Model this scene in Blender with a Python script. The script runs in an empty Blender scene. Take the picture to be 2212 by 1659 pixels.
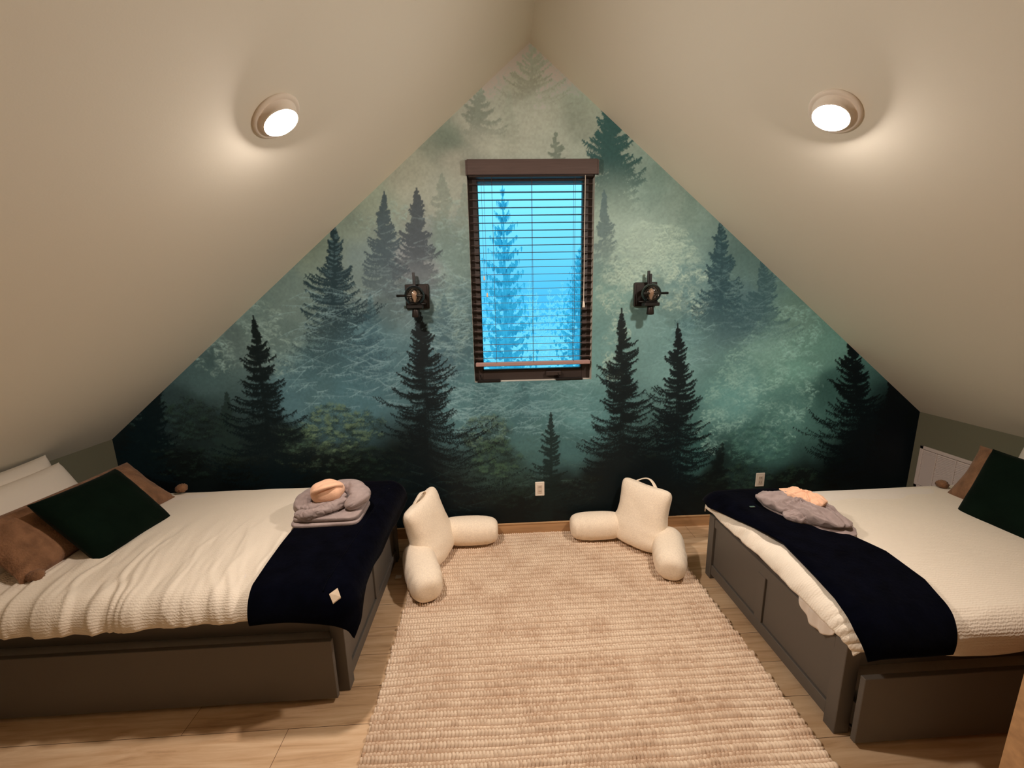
import bpy, math
import numpy as np
from mathutils import Vector, Matrix

C = bpy.context.scene.collection
PI = math.pi

# ------------------------------------------------------------------ helpers
def vh(ix, iy, seed):
    h = (ix.astype(np.int64)*374761393 + iy.astype(np.int64)*668265263 + seed*1442695041) & 0xffffffff
    h = ((h ^ (h >> 13))*1274126177) & 0xffffffff
    h = h ^ (h >> 16)
    return (h & 0xffffff)/float(0xffffff)

def vnoise(x, y, seed=0):
    x = np.asarray(x, float); y = np.asarray(y, float)
    ix = np.floor(x); iy = np.floor(y)
    fx = x-ix; fy = y-iy
    fx = fx*fx*(3-2*fx); fy = fy*fy*(3-2*fy)
    a = vh(ix, iy, seed); b = vh(ix+1, iy, seed); c = vh(ix, iy+1, seed); d = vh(ix+1, iy+1, seed)
    return (a*(1-fx)+b*fx)*(1-fy)+(c*(1-fx)+d*fx)*fy - .5

def fbm(x, y, seed=0, o=4, g=.5):
    s = 0; a = 1.0
    for k in range(o):
        s = s + a*vnoise(x*2**k, y*2**k, seed+k*17); a *= g
    return s

def s2l(c):
    return tuple((v/255/12.92 if v/255 <= .04045 else ((v/255+.055)/1.055)**2.4) for v in c)

def smoothstep(a, b, x):
    t = np.clip((x-a)/(b-a), 0, 1); return t*t*(3-2*t)

def link(name, me, m=None, parent=None, smooth=False):
    o = bpy.data.objects.new(name, me); C.objects.link(o)
    if m: me.materials.append(m)
    if parent is not None: o.parent = parent
    if smooth: me.polygons.foreach_set('use_smooth', [True]*len(me.polygons))
    return o

class MB:
    """collects shapes; built as ONE mesh object"""
    def __init__(s): s.v = []; s.f = []
    def add(s, v, f):
        b = len(s.v); s.v += [tuple(map(float, p)) for p in v]; s.f += [tuple(i+b for i in q) for q in f]; return s
    def box(s, a, b, M=None, bev=0):
        x0, y0, z0 = a; x1, y1, z1 = b
        if bev:
            e = bev; v = []; 
            P = [(x0, x1), (y0, y1), (z0, z1)]
            # chamfered box: 24 verts
            idx = {}
            for i in (0, 1):
                for j in (0, 1):
                    for k in (0, 1):
                        c = [P[0][i], P[1][j], P[2][k]]; sg = [e*(1-2*i), e*(1-2*j), e*(1-2*k)]
                        for ax in range(3):
                            q = [c[t] if t == ax else c[t]+sg[t] for t in range(3)]
                            idx[(i, j, k, ax)] = len(v); v.append(q)
            f = []
            for ax in range(3):
                o = [t for t in range(3) if t != ax]
                for side in (0, 1):
                    r = []
                    for (p, q) in ((0, 0), (1, 0), (1, 1), (0, 1)):
                        key = [0, 0, 0]; key[ax] = side; key[o[0]] = p; key[o[1]] = q
                        r.append(idx[tuple(key)+(ax,)])
                    f.append(r)
                # edges parallel to ax
                for (p, q) in ((0, 0), (1, 0), (1, 1), (0, 1)):
                    k0 = [0, 0, 0]; k0[o[0]] = p; k0[o[1]] = q
                    k1 = list(k0); k1[ax] = 1
                    f.append([idx[tuple(k0)+(o[0],)], idx[tuple(k0)+(o[1],)], idx[tuple(k1)+(o[1],)], idx[tuple(k1)+(o[0],)]])
            for i in (0, 1):
                for j in (0, 1):
                    for k in (0, 1): f.append([idx[(i, j, k, t)] for t in range(3)])
        else:
            v = [(x0, y0, z0), (x1, y0, z0), (x1, y1, z0), (x0, y1, z0), (x0, y0, z1), (x1, y0, z1), (x1, y1, z1), (x0, y1, z1)]
            f = [(0, 3, 2, 1), (4, 5, 6, 7), (0, 1, 5, 4), (1, 2, 6, 5), (2, 3, 7, 6), (3, 0, 4, 7)]
        if M is not None: v = [tuple(M @ Vector(p)) for p in v]
        return s.add(v, f)
    def tube(s, pts, r, n=12, caps=True):
        pts = [Vector(p) for p in pts]; rs = r if isinstance(r, (list, tuple)) else [r]*len(pts)
        b = len(s.v); up = None
        for i, p in enumerate(pts):
            t = (pts[min(i+1, len(pts)-1)]-pts[max(i-1, 0)]).normalized()
            if up is None: up = t.orthogonal().normalized()
            up = (up-t*up.dot(t)).normalized(); q = t.cross(up)
            for k in range(n):
                a = 2*PI*k/n; s.v.append(tuple(p+(up*math.cos(a)+q*math.sin(a))*rs[i]))
        for i in range(len(pts)-1):
            for k in range(n):
                s.f.append((b+i*n+k, b+i*n+(k+1) % n, b+(i+1)*n+(k+1) % n, b+(i+1)*n+k))
        if caps:
            s.f.append(tuple(b+k for k in range(n))[::-1]); e = b+(len(pts)-1)*n; s.f.append(tuple(e+k for k in range(n)))
        return s
    def lathe(s, prof, n=32, M=None):
        b = len(s.v)
        for (r, z) in prof:
            for k in range(n):
                p = Vector((r*math.cos(2*PI*k/n), r*math.sin(2*PI*k/n), z))
                if M is not None: p = M @ p
                s.v.append(tuple(p))
        for i in range(len(prof)-1):
            for k in range(n): s.f.append((b+i*n+k, b+i*n+(k+1) % n, b+(i+1)*n+(k+1) % n, b+(i+1)*n+k))
        s.f.append(tuple(b+k for k in range(n))[::-1]); e = b+(len(prof)-1)*n; s.f.append(tuple(e+k for k in range(n)))
        return s
    def build(s, name, m, parent=None, smooth=False):
        me = bpy.data.meshes.new(name); me.from_pydata(s.v, [], s.f); me.update()
        import bmesh
        bm = bmesh.new(); bm.from_mesh(me); bmesh.ops.recalc_face_normals(bm, faces=bm.faces); bm.to_mesh(me); bm.free()
        return link(name, me, m, parent, smooth)

def grid(name, P, m, parent=None, cu=False, cv=False, uv=None, col=None, keep=None, smooth=True):
    """P: (nu,nv,3) array; closed along u / v if asked"""
    nu, nv = P.shape[:2]
    iu = np.arange(nu if cu else nu-1); iv = np.arange(nv if cv else nv-1)
    I, J = np.meshgrid(iu, iv, indexing='ij')
    I2 = (I+1) % nu; J2 = (J+1) % nv
    F = np.stack([I*nv+J, I2*nv+J, I2*nv+J2, I*nv+J2], -1).reshape(-1, 4)
    V = P.reshape(-1, 3)
    if keep is not None:
        F = F[keep.reshape(-1)]
        used = np.zeros(len(V), bool); used[F.reshape(-1)] = True
        mp = np.cumsum(used)-1; V = V[used]; F = mp[F]
        if col is not None: col = col.reshape(-1, col.shape[-1])[used]
        if uv is not None: uv = uv.reshape(-1, 2)[used]
    me = bpy.data.meshes.new(name)
    me.vertices.add(len(V)); me.vertices.foreach_set('co', V.astype(np.float32).reshape(-1))
    me.loops.add(F.size); me.loops.foreach_set('vertex_index', F.reshape(-1).astype(np.int32))
    me.polygons.add(len(F)); me.polygons.foreach_set('loop_start', np.arange(0, F.size, 4, dtype=np.int32))
    me.update(calc_edges=True); me.validate()
    if smooth: me.polygons.foreach_set('use_smooth', np.ones(len(F), bool))
    if uv is not None:
        l = me.uv_layers.new(name='UVMap'); u = uv.reshape(-1, 2)[F.reshape(-1)]
        l.data.foreach_set('uv', u.astype(np.float32).reshape(-1))
    if col is not None:
        a = me.color_attributes.new('paint', 'FLOAT_COLOR', 'POINT')
        c = np.ones((len(V), 4), np.float32); c[:, :3] = col.reshape(-1, 3); a.data.foreach_set('color', c.reshape(-1))
    return link(name, me, m, parent)

def tag(o, label=None, cat=None, group=None, kind=None):
    if label: o['label'] = label
    if cat: o['category'] = cat
    if group: o['group'] = group
    if kind: o['kind'] = kind
    return o

def empty(name, loc, label, cat, group=None, rz=0):
    o = bpy.data.objects.new(name, None); C.objects.link(o); o.location = loc; o.rotation_euler = (0, 0, rz)
    o.empty_display_size = .05
    return tag(o, label, cat, group)

def localize(o, root):
    """mesh was written in world coordinates: keep it there under its moved root"""
    o.matrix_parent_inverse = (Matrix.Translation(root.location) @ Matrix.Rotation(root.rotation_euler.z, 4, 'Z')).inverted()
    return o

# ------------------------------------------------------------------ materials
def mat(name, rgb, rough=.6, spec=.3, sheen=0, metal=0, noise=None, bump=None, lin=False, **kw):
    m = bpy.data.materials.new(name); m.use_nodes = True
    nt = m.node_tree; b = nt.nodes['Principled BSDF']
    col = tuple(rgb) if lin else s2l(rgb)
    b.inputs['Base Color'].default_value = (*col, 1)
    b.inputs['Roughness'].default_value = rough
    b.inputs['Specular IOR Level'].default_value = spec
    b.inputs['Metallic'].default_value = metal
    if sheen:
        b.inputs['Sheen Weight'].default_value = sheen; b.inputs['Sheen Roughness'].default_value = .4
    N = nt.nodes.new; L = nt.links.new
    tc = N('ShaderNodeTexCoord'); m['tc'] = tc.name
    if noise:
        sc, amp = noise[0], noise[1]; stretch = noise[2] if len(noise) > 2 else (1, 1, 1)
        mp = N('ShaderNodeMapping'); mp.inputs['Scale'].default_value = stretch
        L(tc.outputs['Object'], mp.inputs['Vector'])
        n = N('ShaderNodeTexNoise'); n.inputs['Scale'].default_value = sc; n.inputs['Detail'].default_value = 6
        L(mp.outputs[0], n.inputs['Vector'])
        cr = N('ShaderNodeValToRGB')
        cr.color_ramp.elements[0].position = .3; cr.color_ramp.elements[1].position = .7
        cr.color_ramp.elements[0].color = (*[max(0, c*(1-amp)) for c in col], 1)
        cr.color_ramp.elements[1].color = (*[min(1, c*(1+amp)) for c in col], 1)
        L(n.outputs['Fac'], cr.inputs[0]); L(cr.outputs[0], b.inputs['Base Color'])
    if bump:
        sc, st = bump[0], bump[1]; stretch = bump[2] if len(bump) > 2 else (1, 1, 1)
        mp = N('ShaderNodeMapping'); mp.inputs['Scale'].default_value = stretch
        L(tc.outputs['Object'], mp.inputs['Vector'])
        n = N('ShaderNodeTexNoise'); n.inputs['Scale'].default_value = sc; n.inputs['Detail'].default_value = 4
        L(mp.outputs[0], n.inputs['Vector'])
        bu = N('ShaderNodeBump'); bu.inputs['Strength'].default_value = st; bu.inputs['Distance'].default_value = kw.get('dist', .004)
        L(n.outputs['Fac'], bu.inputs['Height']); L(bu.outputs[0], b.inputs['Normal'])
    return m

def comforter_mat(name, rgb):
    m = mat(name, rgb, .85, .1, sheen=.15)
    nt = m.node_tree; N = nt.nodes.new; L = nt.links.new; b = nt.nodes['Principled BSDF']
    uv = N('ShaderNodeUVMap'); uv.uv_map = 'UVMap'
    mp = N('ShaderNodeMapping'); mp.inputs['Scale'].default_value = (2.2, 1, 1); L(uv.outputs[0], mp.inputs[0])
    w = N('ShaderNodeTexWave'); w.wave_type = 'BANDS'; w.bands_direction = 'Y'
    w.inputs['Scale'].default_value = 30; w.inputs['Distortion'].default_value = 5; w.inputs['Detail'].default_value = 3
    w.inputs['Detail Scale'].default_value = 1.6
    L(mp.outputs[0], w.inputs['Vector'])
    n = N('ShaderNodeTexNoise'); n.inputs['Scale'].default_value = 45; n.inputs['Detail'].default_value = 3
    L(uv.outputs[0], n.inputs['Vector'])
    ad = N('ShaderNodeMath'); ad.operation = 'MULTIPLY_ADD'; ad.inputs[1].default_value = .6
    L(n.outputs['Fac'], ad.inputs[0]); L(w.outputs['Fac'], ad.inputs[2])
    bu = N('ShaderNodeBump'); bu.inputs['Strength'].default_value = .35; bu.inputs['Distance'].default_value = .003
    L(ad.outputs[0], bu.inputs['Height']); L(bu.outputs[0], b.inputs['Normal'])
    return m

def floor_mat():
    m = mat('light_oak_planks', (160, 120, 80), .5, .25)
    nt = m.node_tree; N = nt.nodes.new; L = nt.links.new; b = nt.nodes['Principled BSDF']
    tc = nt.nodes[m['tc']]
    br = N('ShaderNodeTexBrick'); br.offset = .37; br.offset_frequency = 2
    br.inputs['Scale'].default_value = 1; br.inputs['Brick Width'].default_value = 1.22; br.inputs['Row Height'].default_value = .18
    br.inputs['Mortar Size'].default_value = .0012; br.inputs['Mortar Smooth'].default_value = .3
    br.inputs['Color1'].default_value = (.25, .25, .25, 1); br.inputs['Color2'].default_value = (.75, .75, .75, 1); br.inputs['Mortar'].default_value = (0, 0, 0, 1)
    L(tc.outputs['Object'], br.inputs['Vector'])
    mp = N('ShaderNodeMapping'); mp.inputs['Scale'].default_value = (1.1, 13, 1); L(tc.outputs['Object'], mp.inputs[0])
    n = N('ShaderNodeTexNoise'); n.inputs['Scale'].default_value = 2.2; n.inputs['Detail'].default_value = 8; n.inputs['Roughness'].default_value = .62
    n.inputs['Distortion'].default_value = .6
    L(mp.outputs[0], n.inputs['Vector'])
    a = N('ShaderNodeMixRGB'); a.blend_type = 'ADD'; a.inputs[0].default_value = .35
    L(n.outputs['Fac'], a.inputs[1]); L(br.outputs['Color'], a.inputs[2])
    cr = N('ShaderNodeValToRGB'); e = cr.color_ramp.elements
    e[0].position = .38; e[0].color = (*s2l((160, 126, 94)), 1); e[1].position = .85; e[1].color = (*s2l((226, 196, 160)), 1)
    x = e.new(.6); x.color = (*s2l((206, 170, 132)), 1)
    L(a.outputs[0], cr.inputs[0])
    mx = N('ShaderNodeMixRGB'); mx.blend_type = 'MIX'; mx.inputs[2].default_value = (*s2l((80, 55, 34)), 1)
    L(br.outputs['Fac'], mx.inputs[0]); L(cr.outputs[0], mx.inputs[1]); L(mx.outputs[0], b.inputs['Base Color'])
    bu = N('ShaderNodeBump'); bu.inputs['Strength'].default_value = .15; bu.inputs['Distance'].default_value = .002
    L(n.outputs['Fac'], bu.inputs['Height']); L(bu.outputs[0], b.inputs['Normal'])
    return m

def attr_mat(name, rough=.6, spec=.2):
    m = mat(name, (128, 128, 128), rough, spec)
    nt = m.node_tree; a = nt.nodes.new('ShaderNodeAttribute'); a.attribute_name = 'paint'
    nt.links.new(a.outputs['Color'], nt.nodes['Principled BSDF'].inputs['Base Color'])
    return m

def emit_mat(name, rgb, s):
    m = bpy.data.materials.new(name); m.use_nodes = True; nt = m.node_tree; nt.nodes.clear()
    e = nt.nodes.new('ShaderNodeEmission'); o = nt.nodes.new('ShaderNodeOutputMaterial')
    e.inputs[0].default_value = (*rgb, 1); e.inputs[1].default_value = s; nt.links.new(e.outputs[0], o.inputs[0]); return m

def glass_mat(name, tint=(1, 1, 1), ior=1.45):
    m = bpy.data.materials.new(name); m.use_nodes = True; nt = m.node_tree; nt.nodes.clear()
    N = nt.nodes.new; t = N('ShaderNodeBsdfTransparent'); g = N('ShaderNodeBsdfGlossy'); g.inputs['Roughness'].default_value = .03
    f = N('ShaderNodeFresnel'); f.inputs[0].default_value = ior; mx = N('ShaderNodeMixShader'); o = N('ShaderNodeOutputMaterial')
    t.inputs[0].default_value = (*tint, 1)
    nt.links.new(f.outputs[0], mx.inputs[0]); nt.links.new(t.outputs[0], mx.inputs[1]); nt.links.new(g.outputs[0], mx.inputs[2]); nt.links.new(mx.outputs[0], o.inputs[0])
    return m

M_ceil = mat('ceiling_paint', (226, 221, 206), .75, .25, bump=(160, .06), dist=.002)
M_knee = mat('olive_wall_paint', (118, 116, 96), .7, .2)
M_wood = mat('pale_pine_trim', (190, 150, 108), .55, .3, noise=(3, .18, (1, 10, 10)))
M_post = mat('stained_wood', (150, 105, 66), .55, .3, noise=(3, .15, (12, 12, 1)))
M_bed = mat('taupe_painted_wood', (97, 91, 84), .5, .3)
M_beddark = M_bed
M_white = mat('white_sheet', (232, 222, 210), .85, .1, bump=(25, .3), dist=.006)
M_pillowcase = mat('white_pillowcase', (226, 216, 202), .85, .1, bump=(18, .35), dist=.006)
M_navy = mat('navy_plush', (4, 5, 13), 1.0, .02, sheen=.03, noise=(14, .4), bump=(60, .5))
M_green = mat('dark_green_velvet', (9, 21, 14), .95, .04, sheen=.05, noise=(6, .25), bump=(90, .25))
M_fur = mat('tan_faux_fur', (136, 100, 74), .95, .05, sheen=.15, noise=(22, .28, (1, 1, .5)), bump=(120, 1.0), dist=.006)
M_boucle = mat('cream_boucle', (249, 231, 208), .95, .05, sheen=.15, noise=(120, .08), bump=(230, .6), dist=.003)
M_grey = mat('mauve_grey_plush', (160, 144, 140), .95, .05, sheen=.2, noise=(30, .1), bump=(140, .4), dist=.003)
M_peach = mat('peach_plush', (238, 190, 158), .95, .05, sheen=.25, noise=(30, .06), bump=(140, .4), dist=.003)
M_bronze = mat('dark_bronze_frame', (48, 38, 33), .5, .4)
M_slat = mat('dark_brown_slat', (92, 78, 74), .45, .4)
M_head = mat('brown_valance', (90, 75, 71), .5, .35, noise=(6, .12, (1, 1, 14)))
M_black = mat('black_metal', (22, 19, 17), .35, .5, metal=.3)
M_blackplate = mat('oil_rubbed_bronze', (38, 31, 27), .35, .5, metal=.5)
M_plastic = mat('white_plastic', (232, 222, 208), .4, .4)
M_vent = mat('white_metal_vent', (222, 208, 200), .5, .4)
M_trimring = mat('white_lamp_trim', (224, 214, 200), .9, 0)
M_cord = mat('brown_cord', (70, 58, 52), .8, .2)
M_whitecord = mat('pale_cord', (205, 195, 180), .7, .2)
M_tagm = mat('beige_label', (205, 185, 160), .7, .2)
M_floor = floor_mat()
M_mural = attr_mat('forest_mural_paper', .62, .22)
M_rug = attr_mat('woven_rug_yarn', .95, .05)
M_comf = comforter_mat('white_crinkle_cotton', (234, 222, 204))
M_pane = glass_mat('window_glass')
M_globe = glass_mat('clear_globe_glass', (.80, .78, .75), 1.6)
LW = (1.0, .868, .775)
M_disc = emit_mat('lamp_glow', LW, 820)

# ------------------------------------------------------------------ camera
f_px, pitch, yaw, roll, camh, camx, camd = 864.5, .1938, .0438, -.0211, 1.7798, -.2838, 2.9
fw = Vector((math.sin(yaw)*math.cos(pitch), math.cos(yaw)*math.cos(pitch), -math.sin(pitch)))
ri = Vector((math.cos(yaw), -math.sin(yaw), 0)); up = ri.cross(fw)
ri2 = ri*math.cos(roll)+up*math.sin(roll); up2 = up*math.cos(roll)-ri*math.sin(roll)
cam = bpy.data.cameras.new('camera'); co = bpy.data.objects.new('camera', cam); C.objects.link(co)
cam.sensor_width = 36; cam.lens = f_px/2212*36; cam.clip_start = .02
R = Matrix((ri2, up2, -fw)).transposed().to_4x4()
co.matrix_world = Matrix.Translation((camx, -camd, camh)) @ R
bpy.context.scene.camera = co

def wall_xz(px, py):
    """photo measurement -> place on the gable wall (used only for the printed mural)"""
    px = np.asarray(px, float); py = np.asarray(py, float)
    a = (px-1106)/f_px; b = -(py-829.5)/f_px
    d = [fw[i]+ri2[i]*a+up2[i]*b for i in range(3)]
    t = camd/d[1]
    return camx+d[0]*t, camh+d[2]*t

# ------------------------------------------------------------------ mural painting
RES = 220
X0, X1, Z0, Z1 = -3.08, 3.08, 0.0, 3.44
NX = int(round((X1-X0)*RES))+1; NZ = int(round((Z1-Z0)*RES))+1
GX, GZ = np.meshgrid(np.linspace(X0, X1, NX), np.linspace(Z0, Z1, NZ), indexing='ij')

def cv(px, py):
    x, z = wall_xz(px, py); return (x-X0)*RES, (z-Z0)*RES
KPX = RES/298.0

def splat(x, y, w=1.0):
    x, y = np.broadcast_arrays(x, y); w = np.asarray(w, float)
    w = (np.broadcast_to(w, x.shape) if w.size != x.size else w).ravel(); x = x.ravel(); y = y.ravel()
    ix = np.floor(x).astype(int); iy = np.floor(y).astype(int); fx = x-ix; fy = y-iy
    out = np.zeros(NX*NZ)
    for dx, dy, ww in ((0, 0, (1-fx)*(1-fy)), (1, 0, fx*(1-fy)), (0, 1, (1-fx)*fy), (1, 1, fx*fy)):
        jx = ix+dx; jy = iy+dy; ok = (jx >= 0) & (jx < NX) & (jy >= 0) & (jy < NZ)
        out += np.bincount((jx[ok]*NZ+jy[ok]), weights=(ww*w)[ok], minlength=NX*NZ)
    return out.reshape(NX, NZ)

CTRL = [
 (1148,100,112,100,78),(1148,150,134,122,98),(1150,250,166,156,130),(1020,260,160,148,124),(960,310,110,112,92),(1250,240,140,136,112),(1240,330,162,158,132),(900,380,160,150,124),
 (1080,330,166,156,130),(1200,330,166,158,132),(820,430,146,146,120),(950,420,160,152,128),(980,350,158,146,122),(700,520,120,126,104),(800,560,112,120,108),
 (760,480,130,134,112),(900,560,126,122,114),(980,560,108,120,106),(980,660,86,104,98),(620,640,102,112,98),(500,720,84,94,84),(560,700,92,104,92),(430,800,58,72,66),(650,860,76,100,98),
 (750,850,72,98,96),(780,760,80,104,102),(960,760,76,100,98),(1000,860,84,112,106),(1150,880,84,114,108),(1150,940,74,100,90),(1230,960,66,92,84),(1100,1020,40,54,44),
 (350,880,36,46,42),(300,950,5,9,8),(420,940,22,30,26),(400,1000,7,10,8),(350,1050,2,3,3),(600,960,18,26,22),(520,1040,3,5,4),(680,860,70,92,88),(750,1050,8,12,9),(650,1040,5,8,6),
 (850,1000,12,18,14),(950,1080,5,8,7),(1330,420,150,158,134),(1400,400,128,140,120),(1450,450,140,150,128),(1380,520,158,166,142),(1480,520,126,142,124),(1500,600,98,120,110),(1600,580,88,106,94),
 (1600,680,82,102,96),(1720,690,98,118,100),(1660,760,112,138,118),(1600,860,92,124,110),(1720,800,96,126,106),(1700,880,74,102,88),(1650,960,60,88,76),(1750,760,86,112,94),
 (1450,760,112,138,124),(1330,640,118,142,124),(1380,680,116,140,126),(1800,850,44,66,56),(1900,950,1,3,3),(1960,900,1,3,3),(1850,1020,0,1,1),(1930,1040,0,1,1),(1600,1020,26,40,34),
 (1560,1040,8,14,11),(1500,980,52,78,68),(1400,1050,4,8,6),(1300,1060,7,12,9),(1200,1090,6,10,8),(1000,1110,5,8,6),(1250,880,92,124,114),(1300,760,110,138,124),(1100,1100,7,11,8),(1450,1100,2,4,3),(1700,1050,6,10,8)]
cx_, cz_ = cv([c[0] for c in CTRL], [c[1] for c in CTRL]); cc = np.array([s2l(c[2:]) for c in CTRL])**.5
num = np.zeros((NX, NZ, 3)); den = np.zeros((NX, NZ))
I_, J_ = np.meshgrid(np.arange(NX), np.arange(NZ), indexing='ij')
wob_x = 26*fbm(I_/60., J_/60., 5, 3); wob_y = 26*fbm(I_/60., J_/60., 9, 3)
for a, b, c in zip(cx_, cz_, cc):
    d2 = (I_+wob_x-a)**2+(J_+wob_y-b)**2
    w = 1/(d2+300.)**1.9; den += w; num += w[..., None]*c
IMG = (num/den[..., None])**2
del num, den
# drifting mist
IMG *= (1+.22*fbm(I_/70., J_/40., 31, 5))[..., None]
rng = np.random.default_rng(4)

def comp(mask, col, alpha=1.0, dark=1.0):
    global IMG
    a = (1-np.exp(-mask*dark))*alpha
    IMG = IMG*(1-a[..., None])+np.array(s2l(col))*a[..., None]

def fade_y(top, bot, v0=1., v1=0.):
    """1 above photo height top, v1 below bot"""
    _, a = cv(1150, top); _, b = cv(1150, bot)
    t = np.clip((J_-a)/(b-a), 0, 1); t = t*t*(3-2*t); return v0+(v1-v0)*t

def tree(px, top, base, hw, col, alpha=1., fade=None, sp=6.5, needle=7., droop=.35, dens=1., seed=0, gap=0., upturn=1.0, lean=0, twig=None, pf=1.12):
    r = np.random.default_rng(seed+100)
    ax, ay = cv(px, top); bx, by = cv(px+lean, base)
    H = ay-by; W = hw*KPX
    n = max(8, int(H/(sp*KPX)))
    t = np.repeat(np.arange(n)/n, 4)+r.uniform(0, 1.2, 4*n)/n; t = np.clip(t, .008, 1)
    side = r.choice([-1, 1], len(t)); side[::4] = 1; side[1::4] = -1
    prof = t**pf
    layer = .86+.8*vnoise(t*n*.22+side*7.3, t*0+seed, seed)+.35*vnoise(t*n*.6+side*3.1, t*0+seed+9, seed)
    L = 1.22*W*prof*layer*r.choice([1., .7, .42], len(t), p=[.4, .3, .3])*r.uniform(.75, 1.15, len(t))+1.2
    ang = (-.85+1.35*t+r.normal(0, .13, len(t)))*upturn          # start slope: up near the top, down lower
    S = 34; s = np.linspace(0, 1, S)[None]
    x0 = ax+(bx-ax)*t; y0 = ay-(H*t)
    bxx = x0[:, None]+side[:, None]*L[:, None]*s
    sag = ang[:, None]*s*.55+droop*np.sin(s*PI*.55)*(.3+t[:, None]*.8)-.22*s**3
    byy = y0[:, None]-L[:, None]*sag
    bxx = bxx+r.normal(0, .5, bxx.shape); byy = byy+r.normal(0, .5, byy.shape)
    # needles hanging off the branch
    Q = 7
    tuft = (.55+.9*(vnoise(s*6+t[:, None]*90, side[:, None]*5+s*0, seed)+.5))[..., None]
    nl = 1.5*needle*KPX*(.4+.9*r.random((len(t), S, 1)))*tuft*(1.05-.6*s[..., None])*(.12+.95*t**.6)[:, None, None]
    dirx = side[:, None, None]*r.normal(.35, .45, (len(t), S, 1)); diry = -r.uniform(.35, 1.1, (len(t), S, 1))
    q = (np.arange(Q)/(Q-1.))[None, None]
    nx = bxx[..., None]+dirx*nl*q; ny = byy[..., None]+diry*nl*q
    m = splat(nx, ny, .55*dens)
    # second brush: short needles pointing up and out
    nl2 = nl*.45; nx = bxx[..., None]+side[:, None, None]*nl2*q*.8; ny = byy[..., None]+nl2*q*r.uniform(-.2, 1., (len(t), S, 1))
    m += splat(nx, ny, .4*dens)
    # branch line itself and the trunk
    bs = np.linspace(0, 1, 60)[None]
    m += splat(bxx, byy, .8)
    tt = np.linspace(-.02, 1, int(H*2)); 
    wtr = .6+W*.045*tt
    for k in (-1, -.5, 0, .5, 1): m += splat(ax+(bx-ax)*tt+k*wtr+.5*np.sin(tt*30), ay-H*tt+0*tt, .9)
    al = alpha if fade is None else alpha*fade_y(*fade)
    v = 1+.5*fbm(I_/9., J_/9., seed, 3)
    comp(m*v.clip(.3, 2), col, al, 1.5)
    if twig:
        k = r.choice(len(t), len(t)//2, replace=False)
        mm = splat(bxx[k][:, 6:]+1, byy[k][:, 6:]+1.2, .5)
        comp(mm, twig, .45*(al if np.ndim(al) else al), 1.)

def clump(px, py, rx, ry, light, dark, n=60, leaf=3., seed=0, alpha=.8, size=9.):
    r = np.random.default_rng(seed+900)
    x0, y0 = cv(px, py); rx *= KPX; ry *= KPX
    a = r.random(n)*2*PI; d = np.sqrt(r.random(n))*.98
    X = x0+rx*d*np.cos(a); Y = y0+ry*d*np.sin(a)
    k = 46
    g = r.normal(0, 1, (n, k, 2))*size*KPX*.5; g[..., 1] *= .62
    lx = X[:, None]+g[..., 0]; ly = Y[:, None]+g[..., 1]
    md = splat(lx+r.normal(0, 1.5, lx.shape), ly-size*KPX*.55, .9)
    comp(md, dark, alpha, .7)
    # lit leaflets: little arcs on the top of each cluster
    topw = (g[..., 1] > -size*KPX*.15)
    thin = (r.random(g.shape[:2]) < .7) & (fbm(X[:, None]/7+g[..., 0]/9, Y[:, None]/7+g[..., 1]/9, seed, 2) > -.1); topw = topw & thin; lx = lx[topw]; ly = ly[topw]; q = np.linspace(-1, 1, 4)[None]
    an = r.uniform(-.8, .8, len(lx))[:, None]; ll = leaf*KPX*.5*r.uniform(.4, 1.2, len(lx))[:, None]
    ml = splat(lx[:, None]+q*ll*np.cos(an), ly[:, None]+q*ll*np.sin(an), .28*r.uniform(.3, 1.5, len(lx))[:, None]*np.ones((1, 4)))
    comp(ml, light, alpha, .8)

def twigs(px, py, rx, ry, col, n=60, L=30, alpha=.4, seed=0, up=.5):
    r = np.random.default_rng(seed+500); x0, y0 = cv(px, py)
    X = x0+rx*KPX*r.uniform(-1, 1, n); Y = y0+ry*KPX*r.uniform(-1, 1, n)
    s = np.linspace(0, 1, 60)[None]; ll = (L*KPX*r.uniform(.4, 1.3, n))[:, None]; sd = r.choice([-1, 1], n)[:, None]
    cu = r.uniform(-.5, .9, n)[:, None]; an = r.normal(0, .35, n)[:, None]
    x = X[:, None]+sd*ll*s; y = Y[:, None]+ll*(an*s+cu*up*(s-.5)**2)
    m = splat(x, y, (.5*(1-.6*s)*np.ones_like(x)).ravel()); comp(m, col, alpha, 1.)
    # feathery side shoots
    k = 10; idx = r.integers(5, 55, (n, k)); ax = np.take_along_axis(x, idx, 1); ay = np.take_along_axis(y, idx, 1)
    q = np.linspace(0, 1, 8)[None, None]; l2 = ll[..., None]*.22*r.uniform(.3, 1, (n, k, 1))
    m = splat(ax[..., None]+l2*q*r.uniform(-1, 1, (n, k, 1)), ay[..., None]-l2*q*.8, .35); comp(m, col, alpha*.7, 1.)

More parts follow.
